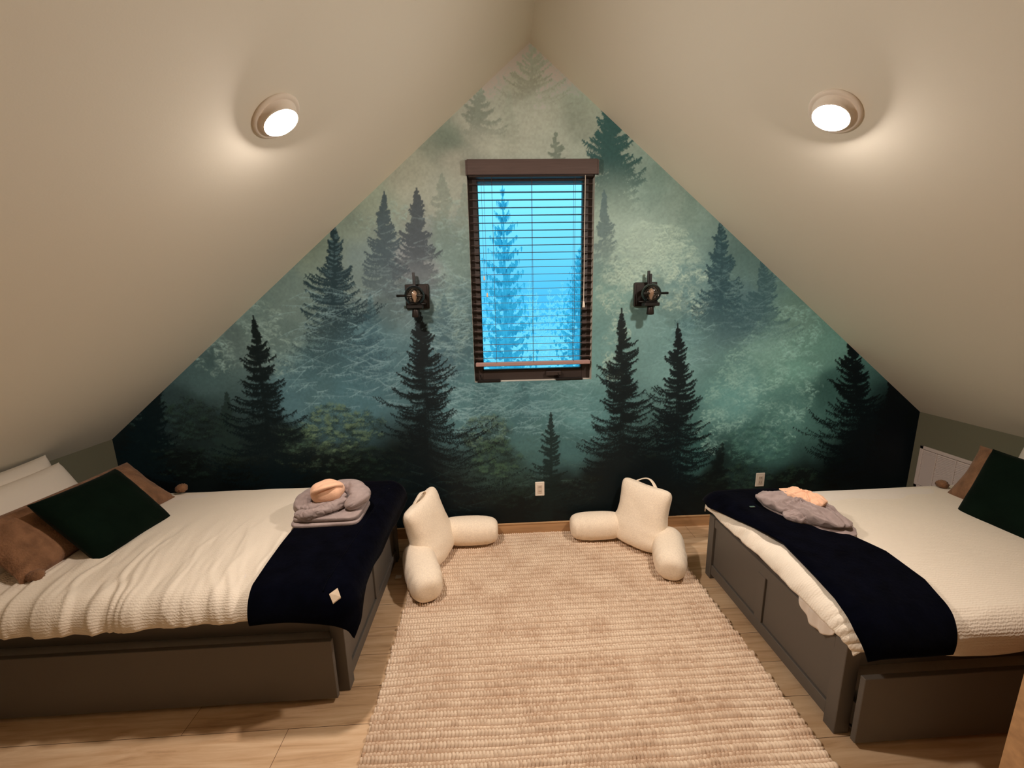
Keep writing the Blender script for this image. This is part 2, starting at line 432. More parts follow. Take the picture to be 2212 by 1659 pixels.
def lace(px, py, rx, ry, col, n=70, seed=0, alpha=.55, size=8.):
    """pale crowns of broadleaf trees seen through mist: curly highlights"""
    r = np.random.default_rng(seed+1300); x0, y0 = cv(px, py)
    a = r.random(n)*2*PI; d = np.sqrt(r.random(n))
    X = x0+rx*KPX*d*np.cos(a); Y = y0+ry*KPX*d*np.sin(a)
    rr = size*KPX*r.uniform(.35, 1.1, n); s = np.linspace(0, 1, 26)[None]
    st = r.uniform(-.3, .6, n)[:, None]*PI; th = st+s*PI*r.uniform(.5, 1.2, n)[:, None]
    x = X[:, None]+rr[:, None]*np.cos(th); y = Y[:, None]+rr[:, None]*.7*np.sin(th)
    w = (np.sin(s*PI)*np.ones_like(x)*.55)
    patch = (.25+1.5*(fbm(I_/22., J_/16., seed+3, 3)+.28)).clip(.08, 1.25); alpha = alpha*patch
    m = splat(x, y, w.ravel())+splat(x+.8, y-.8, (w*.7).ravel())
    g = r.normal(0, 1, (n, 26, 2))*rr[:, None, None]*.6
    m += splat(X[:, None]+g[..., 0], Y[:, None]+g[..., 1]+rr[:, None]*.3, .22)
    comp(m, col, alpha, 1.)
    comp(splat(x*1.0, y-rr[:, None]*.8, (w*.8).ravel()), (70, 92, 84), alpha*.5, .7)

# far, misty layer
tree(1148, 98, 300, 78, (100, 94, 74), .66, (140, 262), sp=8.5, needle=7, droop=.0, dens=.6, seed=1, upturn=1.4, pf=.9)
tree(1100, 200, 350, 34, (134, 130, 106), .35, (280, 360), seed=2, dens=.5)
tree(1035, 185, 330, 60, (96, 100, 82), .6, (250, 320), seed=31, dens=.7)
tree(1200, 288, 372, 38, (98, 102, 82), .75, (330, 380), sp=8, needle=4, seed=3, dens=.5, upturn=1.5)
tree(955, 378, 560, 46, (116, 120, 100), .55, (470, 580), seed=4, dens=.8)
tree(1003, 400, 600, 40, (112, 122, 104), .4, (470, 600), seed=41, dens=.8)
tree(1318, 225, 520, 92, (44, 74, 66), .95, (330, 500), sp=5, needle=11, seed=5, dens=1.7, upturn=1.2, pf=.8)
tree(1420, 330, 470, 40, (118, 132, 112), .5, (380, 470), seed=6)
tree(1305, 415, 640, 48, (84, 98, 92), .8, (500, 650), seed=7)
tree(1490, 400, 560, 60, (120, 134, 114), .5, (450, 560), seed=8)
for k, (a, b, c, d, n) in enumerate([(1385, 560, 85, 75, 420), (1450, 600, 80, 70, 300), (1340, 620, 50, 60, 160), (1330, 760, 30, 70, 110), (1500, 640, 45, 45, 90), (1440, 520, 50, 30, 90)]):
    lace(a, b, c, d, (178, 186, 156), int(n*1.3), seed=k, alpha=.7, size=9)
for k, (a, b, c, d, n) in enumerate([(1700, 720, 80, 60, 240), (1640, 790, 80, 70, 300), (1580, 860, 60, 80, 240), (1720, 830, 60, 80, 160), (1660, 920, 80, 60, 160), (1540, 930, 40, 60, 90)]):
    lace(a, b, c, d, (142, 166, 142), int(n*1.3), seed=20+k, alpha=.5, size=8)
for k, (a, b, c, d, n) in enumerate([(980, 560, 40, 120, 200), (960, 700, 50, 110, 200), (830, 480, 60, 40, 90), (600, 760, 60, 50, 120), (480, 760, 70, 50, 150), (560, 690, 50, 40, 90)]):
    lace(a, b, c, d, (150, 162, 142), int(n*1.2), seed=40+k, alpha=.5)
# middle layer
tree(830, 420, 720, 78, (62, 72, 72), .92, (540, 740), sp=5.5, needle=8, seed=10, dens=1.2, upturn=1.1)
tree(900, 412, 700, 84, (62, 66, 66), .92, (520, 680), sp=5.5, needle=8, seed=11, dens=1.3, upturn=1.2)
tree(960, 640, 900, 70, (72, 92, 92), .5, (780, 900), seed=12)
tree(720, 486, 880, 150, (26, 44, 46), .97, (640, 870), sp=6.4, needle=10, seed=13, dens=1.4, twig=(110, 130, 124), upturn=1.0)
tree(800, 640, 900, 90, (50, 74, 76), .6, (740, 900), seed=14, twig=(120, 142, 134))
tree(1557, 480, 780, 105, (46, 68, 68), .95, (640, 790), sp=6, needle=9, seed=15, dens=1.3, twig=(104, 126, 118))
tree(1650, 560, 800, 120, (58, 80, 78), .85, (660, 790), sp=6, needle=9, seed=16, dens=1.1, twig=(108, 132, 120))
tree(1480, 620, 800, 60, (84, 110, 104), .6, (700, 800), seed=17, twig=(140, 162, 146))
tree(1130, 830, 960, 70, (66, 92, 88), .6, (900, 980), seed=18)
tree(1040, 780, 960, 60, (66, 92, 88), .6, (880, 960), seed=19)
twigs(760, 760, 120, 130, (140, 160, 150), 120, 60, .6, 1)
twigs(980, 760, 70, 150, (150, 170, 158), 170, 46, .6, 2)
twigs(1120, 880, 150, 60, (138, 162, 150), 170, 46, .65, 3)
twigs(900, 560, 90, 90, (138, 146, 136), 50, 34, .3, 4)
twigs(1600, 680, 100, 90, (122, 144, 132), 70, 44, .4, 5)
twigs(1470, 720, 60, 80, (140, 164, 150), 60, 40, .4, 6)
twigs(1240, 900, 40, 60, (120, 146, 134), 40, 34, .4, 7)
# undergrowth
tree(490, 850, 1000, 42, (24, 34, 28), .85, (940, 1010), seed=30, dens=.6, droop=.1)
clump(345, 920, 70, 60, (40, 52, 42), (12, 18, 14), 90, 3, 5, .85)
clump(420, 900, 60, 50, (34, 46, 34), (10, 15, 12), 80, 3, 6, .85)
clump(400, 1000, 120, 40, (24, 34, 24), (2, 4, 3), 90, 3, 7, .8)
clump(560, 1010, 120, 40, (16, 24, 18), (2, 4, 3), 70, 3, 8, .8)
clump(720, 925, 70, 58, (98, 110, 76), (26, 36, 26), 170, 3, 9, .9)
clump(790, 920, 40, 40, (90, 102, 72), (24, 34, 24), 70, 3, 10, .85)
clump(700, 985, 110, 40, (52, 62, 44), (12, 17, 12), 140, 3, 11, .85)
clump(800, 1000, 90, 40, (30, 42, 28), (6, 9, 7), 90, 3, 12, .8)
clump(640, 950, 40, 40, (60, 76, 56), (20, 28, 20), 60, 3, 13, .8)
clump(1050, 935, 55, 45, (94, 108, 82), (26, 36, 28), 110, 3, 14, .88)
clump(1075, 990, 60, 50, (64, 82, 56), (18, 26, 18), 130, 3, 15, .85)
clump(1120, 1060, 80, 45, (28, 40, 28), (6, 10, 8), 100, 3, 16, .8)
clump(1020, 1060, 60, 40, (22, 32, 24), (5, 8, 6), 70, 3, 17, .8)
clump(1250, 1060, 60, 40, (30, 42, 32), (6, 10, 8), 70, 3, 18, .8)
clump(1590, 1030, 90, 35, (38, 54, 38), (8, 12, 9), 110, 3, 19, .8)
clump(1640, 960, 90, 50, (82, 112, 92), (40, 62, 52), 150, 3, 20, .6)
clump(1720, 1030, 50, 30, (30, 44, 30), (5, 8, 6), 60, 3, 21, .8)
clump(1500, 1080, 60, 30, (26, 38, 26), (4, 7, 5), 60, 3, 22, .8)
twigs(1180, 1010, 60, 80, (70, 88, 74), 40, 46, .4, 9)
# near, dark layer
tree(352, 800, 1010, 70, (4, 12, 12), .97, None, sp=5.5, needle=9, seed=29, dens=1.3, lean=-60)
tree(548, 690, 1090, 140, (4, 13, 13), .98, None, sp=8.5, needle=11, seed=20, dens=1.25, gap=.25, lean=52, upturn=.9)
tree(905, 672, 1110, 195, (5, 13, 13), .98, None, sp=7, needle=10, seed=21, dens=1.25, gap=.15, lean=30)
tree(1343, 676, 1130, 158, (4, 12, 12), .98, None, sp=6.6, needle=9, seed=22, dens=1.2, gap=.15, upturn=1.05)
tree(1464, 708, 1130, 150, (3, 11, 12), .98, None, sp=6.6, needle=9, seed=23, dens=1.2, gap=.15, upturn=1.05)
tree(1835, 728, 1130, 220, (0, 5, 6), .99, None, sp=6.2, needle=11, seed=24, dens=1.5, gap=.1, lean=50)
tree(1930, 800, 1130, 140, (0, 3, 4), .99, None, sp=5.5, needle=11, seed=25, dens=1.6)
tree(1190, 896, 1130, 66, (12, 22, 18), .9, None, sp=9, needle=6, seed=26, dens=.7, droop=.1)
tree(1560, 960, 1120, 70, (5, 10, 9), .8, None, sp=6, needle=8, seed=27, dens=.8, lean=-30)
twigs(1000, 1060, 90, 60, (44, 58, 48), 30, 60, .5, 10)
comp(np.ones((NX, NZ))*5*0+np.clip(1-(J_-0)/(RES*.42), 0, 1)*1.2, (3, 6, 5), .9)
IMG *= (1+.16*fbm(I_/3., J_/3., 77, 3))[..., None]
# the print's own colours: what was read off the photograph, less the warm room light on it
KE = np.array([[-0.6761, -0.0048, -0.1386, 0.7362, 0.2048, -0.0827, 0.0029, -0.1469], [-0.9769, -0.0073, -0.1269, 0.7647, 0.2543, -0.0981, 0.0016, -0.1663], [-1.265, -0.0077, -0.1136, 0.7716, 0.3254, -0.117, 0.0001, -0.1915]])
bas = [1+0*GX, GX, GX**2, GZ, GZ**2, GX**2*GZ, GX**4, GZ**3]
IMG = IMG/np.exp(sum(b[..., None]*KE[:, i] for i, b in enumerate(bas)))
IMG = np.clip(IMG, .0012, .8)

# ------------------------------------------------------------------ room shell
SL = (3.4157-.89)/3.06; HZ = 3.4157; WX = 3.06; ZK = .89
YF = -4.6
wx0, wx1, wz0, wz1 = -.43, .435, 1.23, 2.715
cxm = (GX[:-1, :-1]+GX[1:, 1:])/2; czm = (GZ[:-1, :-1]+GZ[1:, 1:])/2
# snap nearest grid lines to the window opening
def snap(A, vals, axis):
    for v in vals:
        line = A[:, 0] if axis == 0 else A[0, :]
        i = int(np.argmin(abs(line-v)))
        if axis == 0: A[i, :] = v
        else: A[:, i] = v
snap(GX, (wx0, wx1), 0); snap(GZ, (wz0, wz1), 1)
cxm = (GX[:-1, :-1]+GX[1:, 1:])/2; czm = (GZ[:-1, :-1]+GZ[1:, 1:])/2
keep = (czm < HZ-SL*abs(cxm)+.02) & ~((cxm > wx0) & (cxm < wx1) & (czm > wz0) & (czm < wz1))
P = np.stack([GX, np.zeros_like(GX), GZ], -1)
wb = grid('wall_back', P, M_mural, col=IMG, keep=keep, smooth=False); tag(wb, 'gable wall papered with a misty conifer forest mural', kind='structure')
del P
sb = MB()
g = .012
sb.box((wx0-.12, g, wz0-.12), (wx1+.12, .16, wz0)); sb.box((wx0-.12, g, wz1), (wx1+.12, .16, wz1+.12))
sb.box((wx0-.12, g, wz0), (wx0, .16, wz1)); sb.box((wx1, g, wz0), (wx1+.12, .16, wz1))
# thin returns between the paper and the wall core, and the core itself
for s in (-1, 1):
    sb.add([(s*3.2, .012, -.1), (s*.54, .012, -.1), (s*.54, .012, 3.1), (s*3.2, .012, .9)], [(0, 1, 2, 3)])
sb.add([(-.56, .012, -.1), (.56, .012, -.1), (.56, .012, wz0), (-.56, .012, wz0)], [(0, 1, 2, 3)])
sb.add([(-.56, .012, wz1), (.56, .012, wz1), (.56, .012, 3.1), (0, .012, 3.6), (-.56, .012, 3.1)], [(0, 1, 2, 3, 4)])
sb.box((wx0-.02, 0.0005, wz0-.0), (wx0, .02, wz1)); sb.box((wx1, .0005, wz0), (wx1+.02, .02, wz1))
sb.box((wx0-.02, .0005, wz0-.02), (wx1+.02, .02, wz0)); sb.box((wx0-.02, .0005, wz1), (wx1+.02, .02, wz1+.02))
M_core = mat('plaster_reveal', (196, 192, 180), .7, .2)
o = sb.build('reveal', M_core, wb)

def structure(o, label): return tag(o, label, kind='structure')
structure(MB().box((-3.3, YF-.1, -.1), (3.3, .02, 0)).build('floor', M_floor), 'light oak plank floor')
for s, nm, lb in ((-1, 'ceiling', 'left slope of the beige ceiling'), (1, 'ceiling', 'right slope of the beige ceiling')):
    v = [(0, YF, HZ), (0, .03, HZ), (s*(WX+.1), .03, ZK-SL*.1), (s*(WX+.1), YF, ZK-SL*.1)]
    w = [(a, b, c+.12) for a, b, c in v]
    m = MB().add(v+w, [(0, 1, 2, 3), (4, 5, 6, 7), (0, 1, 5, 4), (1, 2, 6, 5), (2, 3, 7, 6), (3, 0, 4, 7)])
    structure(m.build(nm, M_ceil), lb)
structure(MB().box((-WX-.1, YF, 0), (-WX, .03, ZK)).build('wall_left', M_knee), 'low olive knee wall behind the left bed')
structure(MB().box((WX, YF, 0), (WX+.1, .03, ZK)).build('wall_right', M_knee), 'low olive knee wall behind the right bed')
m = MB(); v = [(-3.2, YF, 0), (3.2, YF, 0), (3.2, YF, ZK), (0, YF, HZ+.1), (-3.2, YF, ZK)]
w = [(a, YF-.1, c) for a, b, c in v]
m.add(v+w, [(0, 1, 2, 3, 4), (5, 6, 7, 8, 9)]+[(i, (i+1) % 5, (i+1) % 5+5, i+5) for i in range(5)])
structure(m.build('wall_front', mat('rear_wall_paint', (205, 196, 178), .7, .2)), 'gable wall behind the viewer')
m = MB(); m.box((-WX, -.016, .0), (WX, 0, .082)); m.box((-WX, -.019, .082), (WX, 0, .087))
structure(m.build('baseboard_back', M_wood), 'pale wooden baseboard under the forest mural')

# stair partition whose wooden end shows at the lower right
st = MB().box((1.372, -1.975, 0), (1.386, -1.905, 1.0)).build('trim_1', M_wood); structure(st, 'wooden end casing of the low partition at the lower right')
st = MB().box((1.386, -1.985, 0), (2.7, -1.907, .99)).build('wall_stair', M_post); structure(st, 'low wood partition at the lower right corner')

# ------------------------------------------------------------------ window
wroot = bpy.data.objects.new('window_1', None); C.objects.link(wroot); wroot.location = (0, .06, wz0); structure(wroot, 'window with dark bronze frame in the forest wall')
def fr(name, shapes, m, parent, bev=.002):
    b = MB()
    for a, c in shapes: b.box(a, c, bev=bev)
    return localize(b.build(name, m, parent), wroot)
fy0, fy1 = .055, .115
iw = .062
fr('window_frame', [((wx0, fy0, wz0), (wx0+iw, fy1, wz1)), ((wx1-iw, fy0, wz0), (wx1, fy1, wz1)), ((wx0+iw, fy0, wz1-.10), (wx1-iw, fy1, wz1)), ((wx0+iw, fy0, wz0), (wx1-iw, fy1, wz0+.075))], M_bronze, wroot)
a, b_ = wx0+iw, wx1-iw; c_, d_ = wz0+.075, wz1-.10
fr('sash_stop', [((a, fy0+.012, c_), (a+.006, fy1-.01, d_)), ((b_-.006, fy0+.012, c_), (b_, fy1-.01, d_)), ((a, fy0+.012, c_), (b_, fy1-.01, c_+.006))], mat('blue_spill_edge', (30, 66, 70), .5), wroot, 0)  # teal edges paint the blue light spilling onto the frame
gl = MB().add([(a, .09, c_), (b_, .09, c_), (b_, .09, d_), (a, .09, d_)], [(0, 1, 2, 3)]).build('window_pane', M_pane, wroot); localize(gl, wroot)
# casement hardware on the lower frame
h = MB(); h.box((.10, .028, wz0+.03), (.215, .055, wz0+.062), bev=.004); o = localize(h.build('crank_cover', M_bronze, wroot), wroot)
for x0_, x1_ in ((wx0+.02, wx0+.19), (.17, .37)):
    h = MB(); h.box((x0_, -.004, wz0-.004), (x1_, .05, wz0+.012), bev=.003)
    h.tube([(x0_+.03, .03, wz0+.01), (x0_+.02, .03, wz0+.05)], .004, 8)
    localize(h.build('latch_bar', M_black, wroot), wroot)

# blind
bl = empty('window_blind', (0, .01, wz1), 'dark brown horizontal slat blind hanging in the window', 'blind')
def lb(b, name, m, smooth=False, parent=None): 
    o = b.build(name, m, parent or bl, smooth)
    if parent is None: localize(o, bl)
    return o
lb(MB().box((wx0+.004, -.03, 2.634), (wx1+.012, -.012, 2.728), bev=.003).box((wx0-.006, -.028, 2.634), (wx0+.004, .012, 2.722)).box((wx1+.012, -.028, 2.634), (wx1+.020, .012, 2.722)), 'valance', M_head)
lb(MB().box((wx0+.01, -.008, 2.625), (wx1-.01, .045, 2.668), bev=.003), 'head_rail', M_bronze)
s_ = MB(); nz = 25; zs = np.linspace(2.585, 1.405, nz)
for z in zs:
    n = 5; x0_, x1_ = wx0+.012, wx1-.012
    pr = [(.004+.031*k/(n-1), z+.001*(1-((k-(n-1)/2)/((n-1)/2))**2)) for k in range(n)]
    v = []; 
    for y, zz in pr: v += [(x0_, y, zz), (x1_, y, zz)]
    for y, zz in pr: v += [(x0_, y, zz-.0016), (x1_, y, zz-.0016)]
    f = []
    for k in range(n-1):
        f += [(2*k, 2*k+1, 2*k+3, 2*k+2), (2*n+2*k, 2*n+2*k+1, 2*n+2*k+3, 2*n+2*k+2), (2*k, 2*k+2, 2*n+2*k+2, 2*n+2*k), (2*k+1, 2*k+3, 2*n+2*k+3, 2*n+2*k+1)]
    f += [(0, 1, 2*n+1, 2*n), (2*n-2, 2*n-1, 4*n-1, 4*n-2)]
    s_.add(v, f)
lb(s_, 'slats', M_slat)
lb(MB().box((wx0+.012, -.008, 1.345), (wx1-.012, .044, 1.372), bev=.004), 'bottom_rail', mat('mauve_brown_rail', (150, 118, 110), .5, .35))
for x in (-.265, .006, .30):
    lb(MB().tube([(x, -.009, 2.63), (x, -.009, 1.37)], .0012, 6).tube([(x, .046, 2.63), (x, .046, 1.37)], .0012, 6), 'ladder_cord', M_cord)
pc = lb(MB().tube([(.366, -.016, 2.63), (.366, -.016, 1.80)], .0022, 6), 'pull_cord', M_whitecord)
o = lb(MB().lathe([(.002, .045), (.006, .04), (.010, .005), (.008, 0)], 12, Matrix.Translation((.366, -.016, 1.755))), 'tassel', M_whitecord, True, pc); 
for x, z0_ in ((-.335, 1.955), (-.318, 1.84)):
    t_ = lb(MB().tube([(x, -.014, 2.63), (x, -.014, z0_+.03)], .001, 6), 'tilt_cord', M_cord)
    lb(MB().lathe([(.002, .03), (.005, .026), (.007, .003), (.005, 0)], 12, Matrix.Translation((x, -.014, z0_))), 'tassel', M_tagm, True, t_)

# ------------------------------------------------------------------ outside
w = bpy.data.worlds.new('dusk'); bpy.context.scene.world = w; w.use_nodes = True
nt = w.node_tree; bg = nt.nodes['Background']; tc = nt.nodes.new('ShaderNodeTexCoord'); sp = nt.nodes.new('ShaderNodeSeparateXYZ')
cr = nt.nodes.new('ShaderNodeValToRGB'); nt.links.new(tc.outputs['Generated'], sp.inputs[0]); nt.links.new(sp.outputs['Z'], cr.inputs[0])
e = cr.color_ramp.elements; e[0].position = 0; e[0].color = (.045, .40, .72, 1); e[1].position = .26; e[1].color = (.19, .70, .92, 1)
nt.links.new(cr.outputs[0], bg.inputs[0]); bg.inputs[1].default_value = 1.45

def spruce(root_loc, H, Rb, seed, label, m, rows=34, group='frosted conifers outside the window'):
    r = np.random.default_rng(seed)
    t = empty('spruce_tree', root_loc, label, 'tree', group)
    tr = MB().tube([(0, 0, 0), (0, 0, H*.6), (0, 0, H)], [.09*H/8, .05*H/8, .008], 8); tr.build('trunk', m, t, True)
    b = MB()
    for i in range(rows):
        q = (i+.5)/rows; z = H*(1-q*.9); L = Rb*q**.8
        for k in range(9):
            a = 2*PI*(k+r.random())/9; ln = L*r.uniform(.6, 1.15); c, s = math.cos(a), math.sin(a)
            pts = []
            for j in range(5):
                u = j/4; pts.append(Vector((c*ln*u, s*ln*u, z+ln*(.42*(1-q)-.25*q)*u+.30*ln*u*u)))
            b.tube(pts, [.012*H/8+.004, .011*H/8, .008*H/8, .006*H/8, .003], 4, False)
            for j in range(1, 5):
                for sd in (-1, 1):
                    p = pts[j]; l2 = ln*.26*(1.15-j/5)*r.uniform(.6, 1.2)
                    d = Vector((c*.6-s*sd*.8, s*.6+c*sd*.8, -.28*q+.25*(1-q))).normalized()
                    e_ = p+d*l2; wv = Vector((0, 0, .05*H/8+.012)); base = len(b.v)
                    b.add([p+wv*.4, p-wv*.8, e_, p+d*l2*.5+wv*.25, p+d*l2*.5-wv*1.5], [(0, 3, 2, 4, 1)])
    b.build('branches', m, t)
    return t
M_sp = mat('hazy_frost_needles', (140, 215, 228), .9, .1)  # frosty needles; the low contrast of outdoor haze is put into their colour
M_sp2 = mat('hazy_frost_needles_pale', (240, 250, 252), .9, .1)
structure(MB().box((-40, 1.2, -4.2), (40, 70, -4.0)).build('ground', mat('snowy_ground', (215, 235, 240), .9)), 'pale ground outside the window')
spruce((-.03, 5.2, -4), 8.0, 1.3, 3, 'nearest bare-twigged spruce left of centre outside the window', M_sp, 30)
spruce((2.15, 8.5, -4), 7.3, 1.4, 4, 'smaller spruce at the right edge outside the window', M_sp, 36)
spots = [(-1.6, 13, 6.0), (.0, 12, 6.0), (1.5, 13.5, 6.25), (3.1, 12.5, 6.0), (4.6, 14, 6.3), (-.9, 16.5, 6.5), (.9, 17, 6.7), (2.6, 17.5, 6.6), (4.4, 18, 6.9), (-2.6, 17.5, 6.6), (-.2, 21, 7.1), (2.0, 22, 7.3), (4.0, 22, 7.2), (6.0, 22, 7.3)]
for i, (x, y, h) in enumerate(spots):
    spruce((x, y, -4), h, 1.7, 20+i, 'pale haze-tinted frosted spruce in the thicket below the horizon outside', M_sp2, 16, 'thicket of pale spruces outside the window')

# ------------------------------------------------------------------ ceiling lamps
def lamp(s, loc, label, gr):
    root = empty('ceiling_lamp', loc, label, 'lamp', gr)
    n = Vector((-s*SL, 0, -1)).normalized()            # into the room
    dn = (n+Vector((0, 0, -1))*.21).normalized()
    def frame(d):
        x = Vector((0, 1, 0)); y = d.cross(x).normalized(); x = y.cross(d); return Matrix((x, y, d)).transposed().to_4x4()
    F = frame(n)
    MB().lathe([(.100, -.004), (.103, .002), (.101, .006), (.096, .009), (.090, .0095), (.084, .0085)], 48, F).build('trim_ring', M_trimring, root, True)
    # tapered eyeball between the ring and the light disc
    G = Matrix.Translation(n*.026+Vector((0, -.004, -.004))) @ frame(dn)
    prof = []; N = 48; b = MB(); rings = []
    for (T, r, z) in ((F, .0845, .0082), (F, .080, .011), (None, .078, 0), (G, .073, 0.0), (G, .069, .003), (G, .066, -.001)):
        if T is None: 
            A = [F @ Vector((.074*math.cos(2*PI*k/N), .074*math.sin(2*PI*k/N), .022)) for k in range(N)]
            B = [G @ Vector((.074*math.cos(2*PI*k/N), .074*math.sin(2*PI*k/N), -.004)) for k in range(N)]
            rings.append([(p+q)/2 for p, q in zip(A, B)])
        else: rings.append([T @ Vector((r*math.cos(2*PI*k/N), r*math.sin(2*PI*k/N), z)) for k in range(N)])
    base = 0
    for rg in rings: b.v += [tuple(p) for p in rg]
    for i in range(len(rings)-1):
        for k in range(N): b.f.append((i*N+k, i*N+(k+1) % N, (i+1)*N+(k+1) % N, (i+1)*N+k))
    b.build('tapered_housing', M_trimring, root, True)
    b = MB(); R_ = []
    for i, (r, z) in enumerate(((.064, .0), (.056, .006), (.036, .0105), (.012, .0125))):
        b.v += [tuple(G @ Vector((r*math.cos(2*PI*k/N), r*math.sin(2*PI*k/N), z))) for k in range(N)]
    for i in range(3):
        for k in range(N): b.f.append((i*N+k, i*N+(k+1) % N, (i+1)*N+(k+1) % N, (i+1)*N+k))
    b.f.append(tuple(3*N+k for k in range(N)))
    o = b.build('light_disc', M_disc, root, True)
    return root
lampset = 'round recessed ceiling lamps'
lamp(-1, (-1.093, -1.150, 2.513), 'lit round ceiling lamp on the left slope', lampset)
lamp(1, (1.098, -1.195, 2.509), 'lit round ceiling lamp on the right slope', lampset)

# ------------------------------------------------------------------ sconces
def sconce(s, x, z, label):
    r = empty('wall_sconce', (x, 0, z), label, 'wall lamp', 'globe sconces beside the window')
    MB().box((-.082, -.022, -.088), (.082, -.001, .080), bev=.004).box((-.07, -.027, -.076), (.07, -.022, .068), bev=.002).build('backplate', M_blackplate, r)
    MB().tube([(0, -.02, -.05), (0, -.06, -.075), (0, -.115, -.088)], .011, 10).build('arm', M_black, r, True)
    y = -.118
    MB().box((-.052, y-.035, -.086), (.052, y+.035, -.062), bev=.004).box((-.040, y-.03, -.062), (.040, y+.03, -.052), bev=.003).build('holder', M_black, r)
    MB().lathe([(.020, .0), (.021, -.004), (.026, -.05), (.024, -.058), (.004, -.06)], 20, Matrix.Translation((0, y, -.086))).build('socket', M_blackplate, r, True)
    MB().box((-.012+s*.006, y+.055, -.06), (.004+s*.006, y+.07, .155)).box((-.004+s*.010, y+.05, -.06), (.012+s*.010, y+.066, .135)).build('vertical_bar', M_black, r)
    MB().box((-.06, y+.055, -.06), (.06, y+.10, -.05)).tube([(-s*.055, y-.005, .0), (s*.118, y-.005, .0)], .0085, 10).build('cross_rod', M_black, r, True)
    pr = [(.034, -.0555)]+[(.067*math.cos(a), .067*math.sin(a)) for a in np.linspace(-.92, PI/2-.03, 22)]
    MB().lathe(pr, 40, Matrix.Translation((0, y, 0))).build('glass_globe', M_globe, r, True)
    MB().lathe([(.007, -.055), (.009, -.03), (.017, -.012), (.020, .006), (.015, .024), (.004, .034)], 20, Matrix.Translation((0, y, 0))).build('bulb', mat('unlit_bulb', (150, 125, 105), .25, .6), r, True)
    return r
sconce(-1, -.805, 1.858, 'dark square-backed globe sconce left of the window')
sconce(1, .812, 1.842, 'dark square-backed globe sconce right of the window')

# ------------------------------------------------------------------ outlets, vent
def outlet(x, z, label):
    r = empty('wall_outlet', (x, 0, z), label, 'outlet', 'white outlets on the forest wall')
    MB().box((-.036, -.007, -.058), (.036, 0, .058), bev=.003).build('cover_plate', M_plastic, r)
    b = MB(); b.box((-.018, -.0105, -.035), (.018, -.006, .035), bev=.002); b.build('receptacle', mat('outlet_face', (210, 196, 180), .4), r)
    for dz in (-.018, .018):
        for dx in (-.0065, .0065): MB().box((dx-.0015, -.0112, dz-.005), (dx+.0015, -.0104, dz+.005)).build('slot', M_black, r)
outlet(.043, .371, 'white wall outlet on the mural between the two backrest pillows')
outlet(1.812, .372, 'white wall outlet on the mural above the right bed')
v = empty('wall_vent', (WX, -.25, .45), 'white louvred return air vent on the right knee wall', 'vent')
y0_, y1_, z0_, z1_ = -.47, -.057, .29, .635
b = MB(); X_ = WX
b.box((X_-.012, y0_, z0_), (X_, y0_+.025, z1_), bev=.002).box((X_-.012, y1_-.025, z0_), (X_, y1_, z1_), bev=.002).box((X_-.012, y0_, z0_), (X_, y1_, z0_+.025), bev=.002).box((X_-.012, y0_, z1_-.025), (X_, y1_, z1_), bev=.002)
localize(b.build('vent_frame', M_vent, v), v)
b = MB(); k = 0
z = z0_+.03
while z < z1_-.03:
    b.add([(X_-.011, y0_+.025, z), (X_-.011, y1_-.025, z), (X_-.001, y1_-.025, z+.010), (X_-.001, y0_+.025, z+.010)], [(0, 1, 2, 3)]); z += .0125
for yy in (y0_+.16, y0_+.29): b.box((X_-.012, yy-.003, z0_+.02), (X_-.003, yy+.003, z1_-.02))
localize(b.build('louvres', M_vent, v), v)
localize(MB().box((X_-.0015, y0_+.02, z0_+.02), (X_-.0005, y1_-.02, z1_-.02)).build('duct_back', mat('duct_shadow', (120, 108, 100), .8), v), v)

